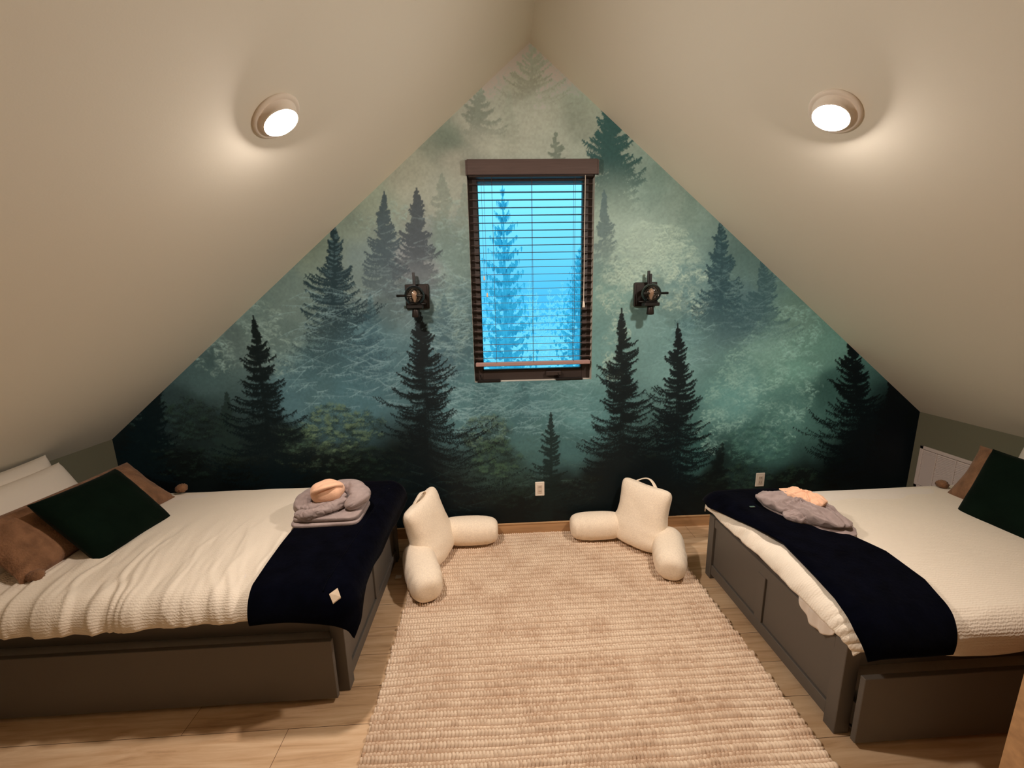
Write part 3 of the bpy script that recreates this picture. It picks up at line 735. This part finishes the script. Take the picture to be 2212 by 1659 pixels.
# ------------------------------------------------------------------ rug
def make_rug():
    ax, bx_, ay, by = -.868, .995, -2.55, -.022
    row = .042; nr = int((by-ay)/row); lp = .0155; nl = int((bx_-ax)/lp)
    su, sv = 7, 9
    nu = nl*su+1; nv = nr*sv+1
    U = np.linspace(0, nl, nu); V = np.linspace(0, nr, nv); UU, VV = np.meshgrid(U, V, indexing='ij')
    rowi = np.floor(VV-1e-6).clip(0); fv = VV-rowi
    drift = .5*vnoise(UU*.06, rowi*.7, 3)
    big = fbm(UU*.11, VV*.35, 8, 3)
    # upper two thirds of a row: fat loops; lower third: a thin twisted strand
    split = .34
    fat = fv > split
    ph = UU*np.where(fat, 1., 1.)+np.where(fat, .35*fv, .5-.8*fv)+rowi*.37+drift
    li = np.floor(ph); fl = ph-li
    lr = vh(li, rowi*2+fat, 5)-.5
    loop = np.sqrt(np.clip(1-np.abs(2*fl-1)**2.2, 0, 1))
    tv = np.where(fat, (fv-split)/(.93-split), (fv-.02)/(split-.04)).clip(0, 1)
    prof = np.sqrt(np.clip(1-np.abs(2*tv-1)**2.6, 0, 1))
    body = loop*prof*(1+.4*lr)
    h = np.where(fat, .0165*body, .009*body*(.6+.8*(vnoise(UU*.21, rowi*1.3, 44)+.5)))
    h = h*(1+.3*big)+.003
    edge = (UU < .01) | (UU > nl-.01) | (VV < .01) | (VV > nr-.01)
    h = np.where(edge, .001, h)
    X = ax+(bx_-ax)*UU/nl; Y = ay+(by-ay)*VV/nr
    wob = .004*np.sin(rowi*2.1)+.005*(vh(rowi, rowi*0, 2)-.5)
    X = X+np.where(UU < nl/2, 1-UU/(nl/2), UU/(nl/2)-1)*wob
    Y = Y+.010*vnoise(UU*.05, VV*.2, 12)*np.clip(np.minimum(VV, nr-VV), 0, 1)
    base = np.array(s2l((232, 214, 192))); tan = np.array(s2l((190, 160, 134)))
    k = np.clip(.18+.25*lr*(~fat)+np.where(fat, .0, .20)+.45*big+.30*lr, 0, 1)
    col = base*(1-k[..., None])+tan*k[..., None]
    gap_shade = np.array(s2l((150, 116, 84))); j = (1-smoothstep(.15, .6, body))*.75  # brown of jute backing, also painting groove shade low between the loops
    col = col*(1-j[..., None])+gap_shade*j[..., None]
    col = col*np.array((1.0, .97, .94))
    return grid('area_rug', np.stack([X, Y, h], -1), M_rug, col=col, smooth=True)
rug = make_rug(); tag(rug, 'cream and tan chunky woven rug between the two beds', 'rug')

# ------------------------------------------------------------------ beds
def bed(s, xf, yb, yn, label):
    """s: direction from foot to head (-1 left, +1 right); xf: foot face; yb far side, yn near side"""
    r = empty('trundle_bed', (xf+s*1.0, (yb+yn)/2, 0), label, 'bed', 'taupe trundle beds')
    def B(*bx):
        b = MB()
        for (a, c) in bx:
            lo = tuple(min(p, q) for p, q in zip(a, c)); hi = tuple(max(p, q) for p, q in zip(a, c)); b.box(lo, hi, bev=.002)
        return b
    H = .425; th = .045
    L = lambda b, n, m=M_bed, p=None: localize(b.build(n, m, p or r), r) if p is None else b.build(n, m, p)
    xi = xf+s*th; xm = xf+s*.010
    ym = (yn+yb)/2
    fb = L(B(((xm+s*.004, yn+.03, .04), (xi, yb-.03, H-.004))), 'footboard')
    L(B(((xf, yn+.055, H-.058), (xi+s*.003, yb-.055, H))), 'top_rail', M_bed, fb)
    L(B(((xf, yn+.055, .035), (xm+s*.02, yb-.055, .100))), 'bottom_rail', M_bed, fb)
    L(B(((xf, ym-.028, .101), (xm+s*.02, ym+.028, H-.059))), 'centre_stile', M_bed, fb)
    for a, c in ((yn+.058, ym-.030), (ym+.030, yb-.058)):
        L(B(((xm, a, .102), (xm+s*.012, c, H-.060))), 'footboard_panel', M_bed, fb)
    xl = xf+s*1.985
    for (x, y0, y1) in ((xf-s*.004, yn-.002, yn+.054), (xf-s*.004, yb-.054, yb+.002)):
        L(B(((x, y0, 0), (xf+s*.06, y1, H+.004))), 'leg')
    for (y0, y1) in ((yn, yn+.05), (yb-.05, yb)):
        L(B(((xl-s*.05, y0, 0), (xl, y1, .5))), 'leg')
    L(B(((xf+s*.06, yn+.004, .325), (xl, yn+.03, .462))), 'side_rail')
    L(B(((xf+s*.06, yb-.03, .20), (xl, yb-.004, .44))), 'side_rail')
    L(B(((xl-s*.03, yn+.04, .10), (xl-s*.004, yb-.04, .44))), 'headboard')
    L(B(((xi+s*.01, yn+.035, .34), (xl-s*.04, yb-.035, .44))), 'slat_base')
    d = L(B(((xf+s*.032, yn-.058, .022), (xl, yn-.036, .328)), ((xf+s*.06, yn-.036, .03), (xf+s*.08, yb-.10, .16)), ((xl-s*.04, yn-.036, .03), (xl-s*.02, yb-.10, .16)), ((xf+s*.06, yn-.036, .04), (xl-s*.02, yb-.1, .055))), 'trundle_drawer')
    # mattress on the pull-out, bulging past the drawer edge
    P = superell(.958, .532, .10, .35, .3, 40, 24)
    P = P*np.array((1, 1, 1)); P[..., 0] += xf+s*.975; P[..., 1] += (yb+yn)/2-.012; P[..., 2] += .175
    mt = grid('trundle_mattress', P, M_white, d, cv=True)
    P = superell(.955, (yb-yn)/2-.03, .075, .2, .25, 40, 24); P[..., 0] += xf+s*1.01; P[..., 1] += (yb+yn)/2; P[..., 2] += .515
    localize(grid('mattress', P, M_white, r, cv=True), r)
    return r

def superell(sx, sy, sz, e1, e2, nu=48, nv=32):
    """superellipsoid: (nv latitude, nu longitude) closed in longitude"""
    la = np.linspace(-PI/2, PI/2, nv); lo = np.linspace(0, 2*PI, nu, endpoint=False)
    A, B = np.meshgrid(la, lo, indexing='ij')
    pw = lambda v, e: np.sign(v)*np.abs(v)**e
    return np.stack([sx*pw(np.cos(A), e1)*pw(np.cos(B), e2), sy*pw(np.cos(A), e1)*pw(np.sin(B), e2), sz*pw(np.sin(A), e1)], -1)

bed(-1, -1.015, -.255, -1.275, 'taupe trundle bed on the left with recessed-panel footboard')
bed(1, 1.085, -.585, -1.607, 'taupe trundle bed on the right with recessed-panel footboard')

class Drape:
    def __init__(s, x0, x1, y0, y1, zt, R, wr): s.x0, s.x1, s.y0, s.y1, s.zt, s.R, s.wr = x0, x1, y0, y1, zt, R, wr
    def pos(s, a, b, off=0., k=1.):
        ax = np.clip(a, s.x0, s.x1); ay = np.clip(b, s.y0, s.y1); dx = a-ax; dy = b-ay
        d = np.sqrt(dx*dx+dy*dy)+1e-9; R = s.R+off; arc = R*PI/2
        an = np.minimum(d/R, PI/2); out = R*np.sin(an); down = R*(1-np.cos(an))+np.maximum(0, d-arc)
        ux, uy = dx/d, dy/d
        w = s.wr(a, b)*k
        nz = np.cos(an); no = np.sin(an)
        dome = .013*np.clip(1-((ay-(s.y0+s.y1)/2)/((s.y1-s.y0)/2))**2, 0, 1)
        return np.stack([ax+ux*(out+w*no), ay+uy*(out+w*no), s.zt+off-down+w*nz+dome], -1)

def wrL(a, b):
    near = smoothstep(-.55, -1.25, b)*smoothstep(-1.33, -1.48, a)
    sl = a*1.0+b*.28
    w = .011*near*(1-2.4*np.abs(fbm(sl*6, b*1.1, 3, 4, .6)))
    w += .007*near*(1-4*np.abs(vnoise(sl*21+fbm(a*3, b*3, 9, 2)*3, b*1.6, 4))).clip(-.6, 1)
    w += .010*fbm(a*2.2, b*2.2, 6, 3)
    dr = smoothstep(-1.27, -1.38, b); w += dr*.010*smoothstep(-1.33, -1.48, a)*np.sin(a*34+3*vnoise(a*4, b*6, 8))*(.4+.6*vnoise(a*3, b, 14))
    return w
def wrR(a, b):
    w = .010*fbm(a*2.0, b*2.4, 16, 3)
    foot = smoothstep(1.32, 1.10, a)
    w += foot*.010*(1-2.5*np.abs(fbm(a*5+b*3, b*7, 21, 3)))
    dr = smoothstep(-1.58, -1.68, b)
    w += dr*.006*(1-2*np.abs(vnoise(a*6, b*30, 18)))
    cor = np.exp(-(((a-1.08)/.09)**2+((b+1.68)/.10)**2)); w += cor*.016*np.sin((b*1.0+a*.35)*180)*.5
    return w
def wrR0(a, b): return .010*fbm(a*2.0, b*2.4, 16, 3)
DRT = Drape(1.115, 2.98, -1.60, -.66, .580, .095, wrR0)
DL = Drape(-2.98, -1.10, -1.275, -.31, .580, .095, wrL)
def wrL0(a, b): return .010*fbm(a*2.2, b*2.2, 6, 3)+.004*fbm(a*9+b*2, b*3, 61, 2)
DT = Drape(-2.98, -1.042, -1.285, -.31, .580, .093, wrL0)
DR = Drape(1.115, 2.98, -1.60, -.66, .580, .095, wrR)

def sheet(name, D, curve, nu, nv, m, off=0., thick=.006, parent=None, wscale=1.):
    """curve(u,v)->(a,b)"""
    U, V = np.meshgrid(np.linspace(0, 1, nu), np.linspace(0, 1, nv), indexing='ij')
    A, B = curve(U, V); P = D.pos(A, B, off, wscale)
    o = grid(name, P, m, parent, uv=np.stack([A, B], -1))
    md = o.modifiers.new('thickness', 'SOLIDIFY'); md.thickness = thick; md.offset = -1 if True else 1
    return o
# the fronts hang to z about .46, the far side tucks down
def cL(U, V):
    a = -3.0+U*(3.0-1.10+.075); bo = -.30+.10
    hang = -1.275-.155-.012*np.sin(a*5)-.010*vnoise(a*4, a*0, 5)
    return a, bo+(hang-bo)*V
cf = sheet('comforter', DL, cL, 330, 170, M_comf); tag(cf, 'white crinkled cotton comforter spread on the left bed', 'comforter', 'white comforters')
def cR(U, V):
    a = 1.115-.13+U*(3.0-1.115+.13)
    bo = -.635+.10; hang = -1.60-.165-.020*smoothstep(1.2, 1.55, a)*smoothstep(1.8, 1.55, a)+.035*smoothstep(1.6, 2.1, a)+.03*smoothstep(1.25, 1.0, a)
    return a, bo+(hang-bo)*V
cf = sheet('comforter', DR, cR, 330, 170, M_comf); tag(cf, 'white crinkled cotton comforter spread on the right bed', 'comforter', 'white comforters')
# loose sheet corner hanging over the right footboard
def flap():
    U, V = np.meshgrid(np.linspace(0, 1, 40), np.linspace(0, 1, 14), indexing='ij')
    y = -1.36-.20*U; prof = np.sin(U*PI)**.6
    x = 1.13-.065*smoothstep(0, .5, V)-.01; z = .47-.075*prof*V+.004*np.sin(U*30)
    x = x+.006*np.sin(U*17+V*2); z = z-.035*smoothstep(0, .3, V)*0
    x = np.where(V > .35, 1.076-.006*np.sin(U*20), 1.076+(.35-V)/.35*.06); z = np.where(V > .35, .452-(V-.35)/.65*.075*prof, .452+.01*(.35-V))
    return grid('loose_sheet', np.stack([x, y, z], -1), M_white)
o = flap(); o.modifiers.new('thickness', 'SOLIDIFY').thickness = .004; tag(o, 'loose white sheet corner hanging over the right bed footboard', 'sheet')

# throws
def wrT(a, b): return .006*fbm(a*6, b*5, 55, 3)
def tL(U, V):
    b = -.24-V*(1.275-.24+.185+.0)
    xl = np.interp(b, [-1.5, -1.3, -1.0, -.6, -.2], [-1.325, -1.365, -1.385, -1.40, -1.44])
    bot = .20+.03*vnoise(b*7, b*0, 3)-.03*smoothstep(-.9, -1.1, b)*smoothstep(-1.30, -1.2, b)+.05*smoothstep(-1.25, -1.35, b)
    xr = -1.042+bot
    return xl+(xr-xl)*U, b+.008*np.sin(U*7)*V
wl_old = DL.wr
th_ = sheet('throw_blanket', DT, tL, 120, 200, M_navy, .022, .014); tag(th_, 'navy plush throw across the foot of the left bed with a square label', 'throw blanket', 'navy plush throws')
def tR(U, V):
    b = -.575-V*(1.60-.575+.180)
    xl = np.interp(b, [-1.78, -1.68, -1.55, -1.2, -.9, -.7, -.57], [1.02, 1.025, 1.055, 1.09, 1.02, .98, 1.0])
    xr = np.interp(b, [-1.78, -1.66, -1.5, -1.32, -1.15, -.57], [1.36, 1.42, 1.485, 1.495, 1.435, 1.475])
    return xl+(xr-xl)*U, b+0*U
tr_ = sheet('throw_blanket', DRT, tR, 120, 200, M_navy, .024, .014); tag(tr_, 'navy plush throw across the foot of the right bed under a folded grey towel', 'throw blanket', 'navy plush throws')
# hem seam and sewn label on the left throw
def on(D, a, b, off): return Vector([float(q) for q in D.pos(np.array(a), np.array(b), off)])
tg = MB(); A_ = [(-.962, -1.375), (-.985, -1.345), (-1.008, -1.375), (-.985, -1.405)]
A_ = [(-.985+p, -1.372+q) for p, q in ((.026, 0), (0, .030), (-.026, 0), (0, -.030))]
tg.add([on(DT, p, q, .041) for p, q in A_]+[on(DT, p, q, .036) for p, q in A_]+[on(DT, -.985, -1.372, .0425)], [(0, 1, 8), (1, 2, 8), (2, 3, 8), (3, 0, 8), (7, 6, 5, 4), (0, 1, 5, 4), (1, 2, 6, 5), (2, 3, 7, 6), (3, 0, 4, 7)])
o = tg.build('sewn_label', M_tagm, th_); o['label'] = 'small beige diamond-set label'
pts = [on(DT, a, b, .036) for a, b in zip(np.linspace(-1.0, -1.04, 40), np.linspace(-.4, -1.36, 40))]
MB().tube(pts, .004, 6).build('hem_seam', M_navy, th_, True)

# ------------------------------------------------------------------ cushions
def cushion(name, w, h, t, m, M, label=None, cat='pillow', group=None, parent=None, seed=0, pinch=.07, n=64, wr=.006, pw=.5):
    u = np.linspace(-1, 1, n); U, V = np.meshgrid(u, u, indexing='ij')
    ex = (1-pinch*(1-U**2)*0-pinch*(1-V**2)**1.0*np.abs(U)**3); 
    X = w/2*U*(1-pinch*(1-V**2)*np.abs(U)**2); Y = h/2*V*(1-pinch*(1-U**2)*np.abs(V)**2)
    T = t/2*((1-np.abs(U)**3.2)*(1-np.abs(V)**3.2)).clip(0)**pw
    N = wr*(fbm(U*2+seed, V*2, seed, 4))+wr*.5*(1-3*np.abs(vnoise(U*4+V*2, V*3+seed, seed+3)))*(U**2+V**2)
    rim = ((1-U**2)*(1-V**2)).clip(0)**.25
    top = np.stack([X, Y, T+N*rim], -1); bot = np.stack([X, Y, -T+N*rim*.5], -1)[::-1]
    # one closed sheet: top grid, then the bottom joined round the rim
    G = np.concatenate([top, bot], 0)
    V4 = G.reshape(-1, 3); V4 = np.c_[V4, np.ones(len(V4))] @ np.array(M).T; G = V4[:, :3].reshape(G.shape)
    o = grid(name, G, m, parent)
    if label: tag(o, label, cat, group)
    return o

def frame3(c, xdir, ydir, roll=0):
    x = Vector(xdir).normalized(); y = Vector(ydir); y = (y-x*y.dot(x)).normalized(); z = x.cross(y)
    M = Matrix((x, y, z)).transposed().to_4x4()
    return Matrix.Translation(c) @ M @ Matrix.Rotation(roll, 4, 'Z')

# left bed: two white pillows against the knee wall, fur bolster, green velvet
cushion('bed_pillow', .62, .42, .16, M_pillowcase, frame3((-2.88, -.85, .772), (0, 1, 0), (-.10, 0, .36)), 'white pillow standing against the knee wall on the left bed, rearmost', 'pillow', seed=1)
cushion('bed_pillow', .70, .44, .17, M_pillowcase, frame3((-2.74, -.90, .745), (0, 1, 0), (-.22, 0, .33)), 'white pillow leaning in front of the rearmost one on the left bed', 'pillow', seed=2)
fr_ = cushion('fur_pillow', .86, .36, .17, M_fur, frame3((-2.545, -.78, .715), (.02, 1, 0), (-.28, 0, .27)), 'long tan fur lumbar pillow on the left bed behind the green cushion', 'pillow', seed=3, wr=.01)
def pompom(c, r, parent=None, name='pompom'):
    P = superell(r, r, r*.8, 1, 1, 24, 16); 
    rs = np.random.default_rng(int(abs(c[1])*1000)); P = P*(1+.25*(rs.random(P.shape[:2])-.5))[..., None]
    P[0, :] = P[0, :1]; P[-1, :] = P[-1, :1]
    P = P+np.array(c); return grid(name, P, M_fur, parent, cv=True)
pompom((-2.40, -.30, .625), .034, fr_); pompom((-2.40, -1.175, .617), .03, fr_)
cushion('velvet_cushion', .44, .42, .15, M_green, frame3((-2.37, -.83, .738), (.03, 1, .0), (-.27, .0, .32)), 'dark green velvet cushion on the left bed', 'cushion', seed=5, pinch=.05)
# right bed
cushion('bed_pillow', .62, .42, .16, M_pillowcase, frame3((2.82, -1.075, .775), (0, 1, 0), (.13, 0, .34)), 'white pillow on the right bed behind the green cushion', 'pillow', seed=6)
fr_ = cushion('fur_pillow', .80, .36, .16, M_fur, frame3((2.585, -1.115, .725), (-.02, 1, 0), (.16, 0, .29)), 'long tan fur lumbar pillow on the right bed behind the green cushion', 'pillow', seed=7, wr=.01)
pompom((2.53, -.665, .612), .03, fr_)
cushion('velvet_cushion', .44, .42, .15, M_green, frame3((2.405, -1.135, .745), (-.03, 1, 0), (.13, 0, .33)), 'dark green velvet cushion on the right bed', 'cushion', seed=8, pinch=.05)

# ------------------------------------------------------------------ folded towels
def sweep(name, pts, rw, rh, m, parent=None, n=28, seg=60, seed=0, wr=.006, upv=(0, 0, 1), ends=.12, label=None, crease=0.):
    pts = np.array(pts, float); k = len(pts); tt = np.linspace(0, k-1, seg)
    def cat(A, t):
        i = np.clip(np.floor(t).astype(int), 0, k-2); f = (t-i)[:, None]
        p0 = A[np.clip(i-1, 0, k-1)]; p1 = A[i]; p2 = A[i+1]; p3 = A[np.clip(i+2, 0, k-1)]
        return .5*((2*p1)+(-p0+p2)*f+(2*p0-5*p1+4*p2-p3)*f**2+(-p0+3*p1-3*p2+p3)*f**3)
    Q = cat(pts, tt); T = np.gradient(Q, axis=0); T /= np.linalg.norm(T, axis=1)[:, None]+1e-9
    up_ = np.array(upv, float); S = np.cross(T, up_); S /= np.linalg.norm(S, axis=1)[:, None]+1e-9; Un = np.cross(S, T)
    RW = cat(np.array(rw, float)[:, None]*np.ones((1, 1)), tt)[:, 0] if np.ndim(rw) else np.full(seg, rw)
    RH = cat(np.array(rh, float)[:, None]*np.ones((1, 1)), tt)[:, 0] if np.ndim(rh) else np.full(seg, rh)
    e = np.minimum(np.arange(seg), np.arange(seg)[::-1])/(seg-1)/max(ends, 1e-6); cap = np.sqrt(np.clip(1-(1-np.clip(e, 0, 1))**2, 0, 1))
    a = np.linspace(0, 2*PI, n, endpoint=False)
    A, I = np.meshgrid(a, np.arange(seg)); 
    Nn = 1+wr/.05*(fbm(A/PI*2.0+.0, I/9., seed, 3)*np.sin(A/2+.3)**2+.5*np.sin(A*3+I*.12+seed))*.6
    Nn = Nn*(1-crease*(1-np.abs(2*vnoise(I*.16+A*.5, A*1.3+seed, seed+5))*1.6).clip(0)**2)
    pw = lambda v: np.sign(v)*np.abs(v)**.8
    P = Q[:, None]+S[:, None]*(pw(np.cos(A))*RW[:, None]*cap[:, None]*Nn)[..., None]+Un[:, None]*(pw(np.sin(A))*RH[:, None]*cap[:, None]*Nn)[..., None]
    o = grid(name, P, m, parent, cv=True)
    if label: o['label'] = label
    return o

# left: neatly folded towel, twisted plush bundle on it, peach roll on top
tz = .625
R_ = frame3((-1.275, -.665, tz+.012), (1, .02, 0), (0, 1, 0))
ft = empty('folded_towel', (-1.27, -.66, tz), 'folded mauve-grey plush towel stack at the foot of the left bed', 'towel', 'folded grey plush towels')
def slab(name, c, w, d, h, m, par, seed, rz=0.):
    P = superell(w/2, d/2, h/2, .35, .28, 72, 20)
    P = P+.007*np.stack([fbm(P[..., 0]*16, P[..., 1]*16, seed, 3)]*3, -1)
    c_, s_ = math.cos(rz), math.sin(rz); P = np.stack([P[..., 0]*c_-P[..., 1]*s_, P[..., 0]*s_+P[..., 1]*c_, P[..., 2]], -1)+np.array(c)
    return localize(grid(name, P, m, par, cv=True), ft if par is ft else par) if par else grid(name, P, m, cv=True)
slab('lower_fold', (-1.262, -.665, tz+.016), .39, .30, .034, M_grey, ft, 1, .03)
slab('upper_fold', (-1.258, -.655, tz+.048), .375, .29, .034, M_grey, ft, 2, .0)
for i, (pp, rw, rh) in enumerate([
    ([(-1.405, -.73, .70), (-1.44, -.63, .715), (-1.38, -.54, .73), (-1.26, -.51, .74), (-1.15, -.55, .745), (-1.10, -.66, .74), (-1.15, -.74, .715)], [.035, .05, .055, .055, .06, .058, .04], [.03, .05, .055, .055, .06, .055, .03]),
    ([(-1.43, -.74, .695), (-1.36, -.775, .70), (-1.28, -.76, .715), (-1.22, -.72, .725), (-1.17, -.66, .73)], [.028, .034, .034, .034, .03], [.022, .03, .032, .032, .03]),
    ([(-1.42, -.70, .70), (-1.33, -.71, .715), (-1.25, -.67, .73), (-1.18, -.62, .735)], [.03, .04, .04, .03], .032)]):
    o = sweep('twisted_layer', pp, rw, rh, M_grey, ft, seed=i*5+1, wr=.010, ends=.10, crease=.12, seg=110, n=48); localize(o, ft)
ft.location = (-1.245, -.735, tz-.008); ft.scale = (.96, .92, .86)
pr = empty('rolled_washcloth', (-1.275, -.62, .74), 'peach plush roll resting on the folded towels of the left bed', 'washcloth', 'peach plush rolls')
P = superell(.092, .080, .066, .9, .9, 48, 32); P = P*(1+.03*np.sin(P[..., 0]*60+P[..., 1]*45)[..., None]+.04*fbm(P[..., 0]*20, P[..., 2]*20, 3, 2)[..., None]); P = P+np.array((-1.285, -.635, .792))
localize(grid('roll_body', P, M_peach, pr, cv=True), pr)
localize(sweep('roll_wrap', [(-1.35, -.675, .80), (-1.31, -.70, .835), (-1.26, -.685, .852), (-1.225, -.64, .835), (-1.215, -.61, .80)], [.018, .026, .03, .026, .016], .014, M_peach, pr, seed=9, ends=.2), pr)

pr.location = (-1.25, -.70, .708); pr.scale = (1, 1, .92)
# right: flattened folded towel with a peach wrap round its middle
ft = empty('folded_towel', (1.40, -.90, tz), 'gathered mauve-grey plush towel lying on the navy throw of the right bed', 'towel', 'folded grey plush towels')
def bundle(name, c, d, L_, W_, H_, m, par, seed, amp, e=(.8, .75)):
    d = np.array(d, float); d /= np.linalg.norm(d); q = np.array((-d[1], d[0]))
    P = superell(1, 1, 1, e[0], e[1], 130, 60); X, Y, Z = P[..., 0], P[..., 1], P[..., 2]
    pin = 1-.22*np.exp(-((X-.02)/.22)**2)                       # gathered where the band goes round
    fan = (1-np.abs(2*vnoise(np.arctan2(Y*.7, X)*2.6+seed, np.hypot(X, Y)*1.1, seed))*2.6).clip(-1, 1)
    f2 = (1-np.abs(2*vnoise(X*3.2+Y*2.2, Y*5.5-X*1.4, seed+4))*2.4).clip(-1, 1)
    k = (Z > -.2)*1.0
    x = X*L_*(1+.05*fbm(Y*3, Z*3, seed, 2)); y = Y*W_*pin*(1+.06*fbm(X*4, Z*2, seed+1, 2))
    z = Z*H_*(1-.25*X*X)+k*amp*(.7*fan+.6*f2)*np.sqrt(np.clip(1-X*X*.8, 0, 1))
    V_ = np.stack([c[0]+d[0]*x+q[0]*y, c[1]+d[1]*x+q[1]*y, c[2]+z], -1)
    return localize(grid(name, V_, m, par, cv=True), par)
bundle('lower_fold', (1.405, -.925, .632), (.50, -.86), .232, .118, .020, M_grey, ft, 3, .003)
bundle('twisted_layer', (1.375, -.900, .665), (.52, -.85), .225, .108, .042, M_grey, ft, 11, .016)
bundle('twisted_layer', (1.455, -.965, .662), (.40, -.92), .150, .062, .030, M_grey, ft, 23, .011)
bundle('twisted_layer', (1.345, -.985, .652), (.90, -.45), .105, .052, .024, M_grey, ft, 37, .009)
pr = empty('rolled_washcloth', (1.44, -.84, .69), 'peach plush wrap lying over the gathered grey towel of the right bed', 'washcloth', 'peach plush rolls')
bundle('roll_body', (1.43, -.865, .712), (.45, -.89), .098, .062, .026, M_peach, pr, 5, .009, (.7, .6))
P = superell(.032, .022, .003, .3, .3, 24, 8); P = P+np.array((1.385, -.785, .716)); o = localize(grid('fold_end', P, M_peach, pr, cv=True), pr)
ft.location = (1.375, -.965, tz-.006); ft.scale = (.93, .93, 1.1); pr.location = (1.408, -.915, .692)
# small clip glinting on the right throw
o = MB().box((1.135, -.885, .632), (1.165, -.872, .636), bev=.001).build('zipper_pull', mat('steel', (210, 205, 200), .2, .5, metal=1), tr_)

# ------------------------------------------------------------------ backrest pillows
def backrest(base, top, ddir, arms, label, hside):
    r = empty('backrest_pillow', (base[0], base[1], .012), label, 'pillow', 'cream backrest pillows')
    base = Vector((base[0], base[1], .02)); top = Vector(top)
    d = Vector((ddir[0], ddir[1], 0)).normalized(); upv = (top-base); H = upv.length; upn = upv.normalized()
    d = (d-upn*d.dot(upn)).normalized(); n = d.cross(upn); 
    U = superell(1, 1, 1, .55, .8, 96, 64)      # x: width, y: thickness, z: height
    X, Y, Z = U[..., 0], U[..., 1], U[..., 2]
    h = (Z+1)/2
    hw = .205+.062*(1-h)**1.6-.040*np.sin(h*PI)**2
    ears = .045*np.abs(X)**2.5*smoothstep(.6, 1, h)
    tk = .130*(1-h)+.075*h
    px = X*hw*(1+.10*smoothstep(.7, 1, h)); py = Y*tk; pz = (h*H)+ears-.015*(1-X**2)*smoothstep(.6, 1, h)
    w = .009*fbm(px*7, pz*7, 3, 3)+.006*np.abs(X)**3*np.sin(pz*90+px*6)*smoothstep(.75, .35, h)
    py = py+w*np.sign(Y)+.012*np.sin(h*PI)*(-1)
    P = np.array(base)+px[..., None]*np.array(d)+py[..., None]*np.array(n)+pz[..., None]*np.array(upn)
    P[..., 2] = np.maximum(P[..., 2], .016)
    localize(grid('back_cushion', P, M_boucle, r, cv=True), r)
    for k, (a, e, rad) in enumerate(arms):
        a = Vector(a); e = Vector(e); ax = (e-a); Ln = ax.length; ax.normalize(); sd = ax.cross(Vector((0, 0, 1))).normalized(); u2 = sd.cross(ax)
        U = superell(1, 1, 1, .5, .85, 56, 60)
        # long axis = z of the superellipsoid
        t = (U[..., 2]+1)/2
        sx = U[..., 0]*rad*(1+.06*np.sin(t*PI)); sy = U[..., 1]*rad*1.0
        wv = .004*fbm(sx*14, t*5, 11+k, 3)+.0035*np.sin(t*46+k)*smoothstep(.45, 1, np.abs(U[..., 0]))*smoothstep(.3, .6, t)
        sx = sx+wv
        Q = np.array(a)+((t*Ln)[..., None])*np.array(ax)+sx[..., None]*np.array(sd)+sy[..., None]*np.array(u2)
        Q[..., 2] = np.maximum(Q[..., 2], .017+.004*t)
        am = localize(grid('arm', Q, M_boucle, r, cv=True), r)
        # piped seam along the arm
        th = np.linspace(0, 1, 40)
    # carry handle
    c = top+n*(-.0)+upn*(-.01); hp = []
    for q in np.linspace(0, 1, 9):
        hp.append(tuple(c+d*(.085*(q*2-1)+hside*.02)+upn*(.045*math.sin(q*PI)-.012)+n*(-.02-.03*math.sin(q*PI)*(-hside))))
    localize(sweep('carry_handle', hp, .014, .004, M_boucle, r, upv=tuple(upn), ends=.02, wr=.0), r)
    return r
backrest((-.715, -.275), (-.835, -.285, .475), (.37, .93), [((-.87, -.34, .118), (-.715, -.765, .098), .104), ((-.72, -.135, .125), (-.292, -.125, .11), .100)],
         'cream backrest pillow with two arms on the rug beside the left bed', 1)
backrest((.725, -.265), (.815, -.195, .475), (.64, -.77), [((.94, -.30, .120), (.80, -.690, .10), .100), ((.66, -.145, .12), (.262, -.118, .105), .098)],
         'cream backrest pillow with two arms on the rug beside the right bed', -1)
# little care label behind the left backrest
o = MB().box((-.985, -.50, .012), (-.945, -.47, .016)).build('care_label', M_white); o.parent = bpy.data.objects['backrest_pillow']; localize(o, bpy.data.objects['backrest_pillow'])

# ------------------------------------------------------------------ render settings
sc = bpy.context.scene
sc.view_settings.view_transform = 'Standard'; sc.view_settings.look = 'None'; sc.view_settings.gamma = 1
sc.view_settings.use_curve_mapping = False
sc.view_settings.exposure = 0.0
sc.render.engine = 'CYCLES'
sc.cycles.max_bounces = 10; sc.cycles.diffuse_bounces = 6; sc.cycles.transparent_max_bounces = 16
sc.cycles.sample_clamp_indirect = 30
sc.cycles.caustics_reflective = False; sc.cycles.caustics_refractive = False
sc.cycles.use_denoising = True
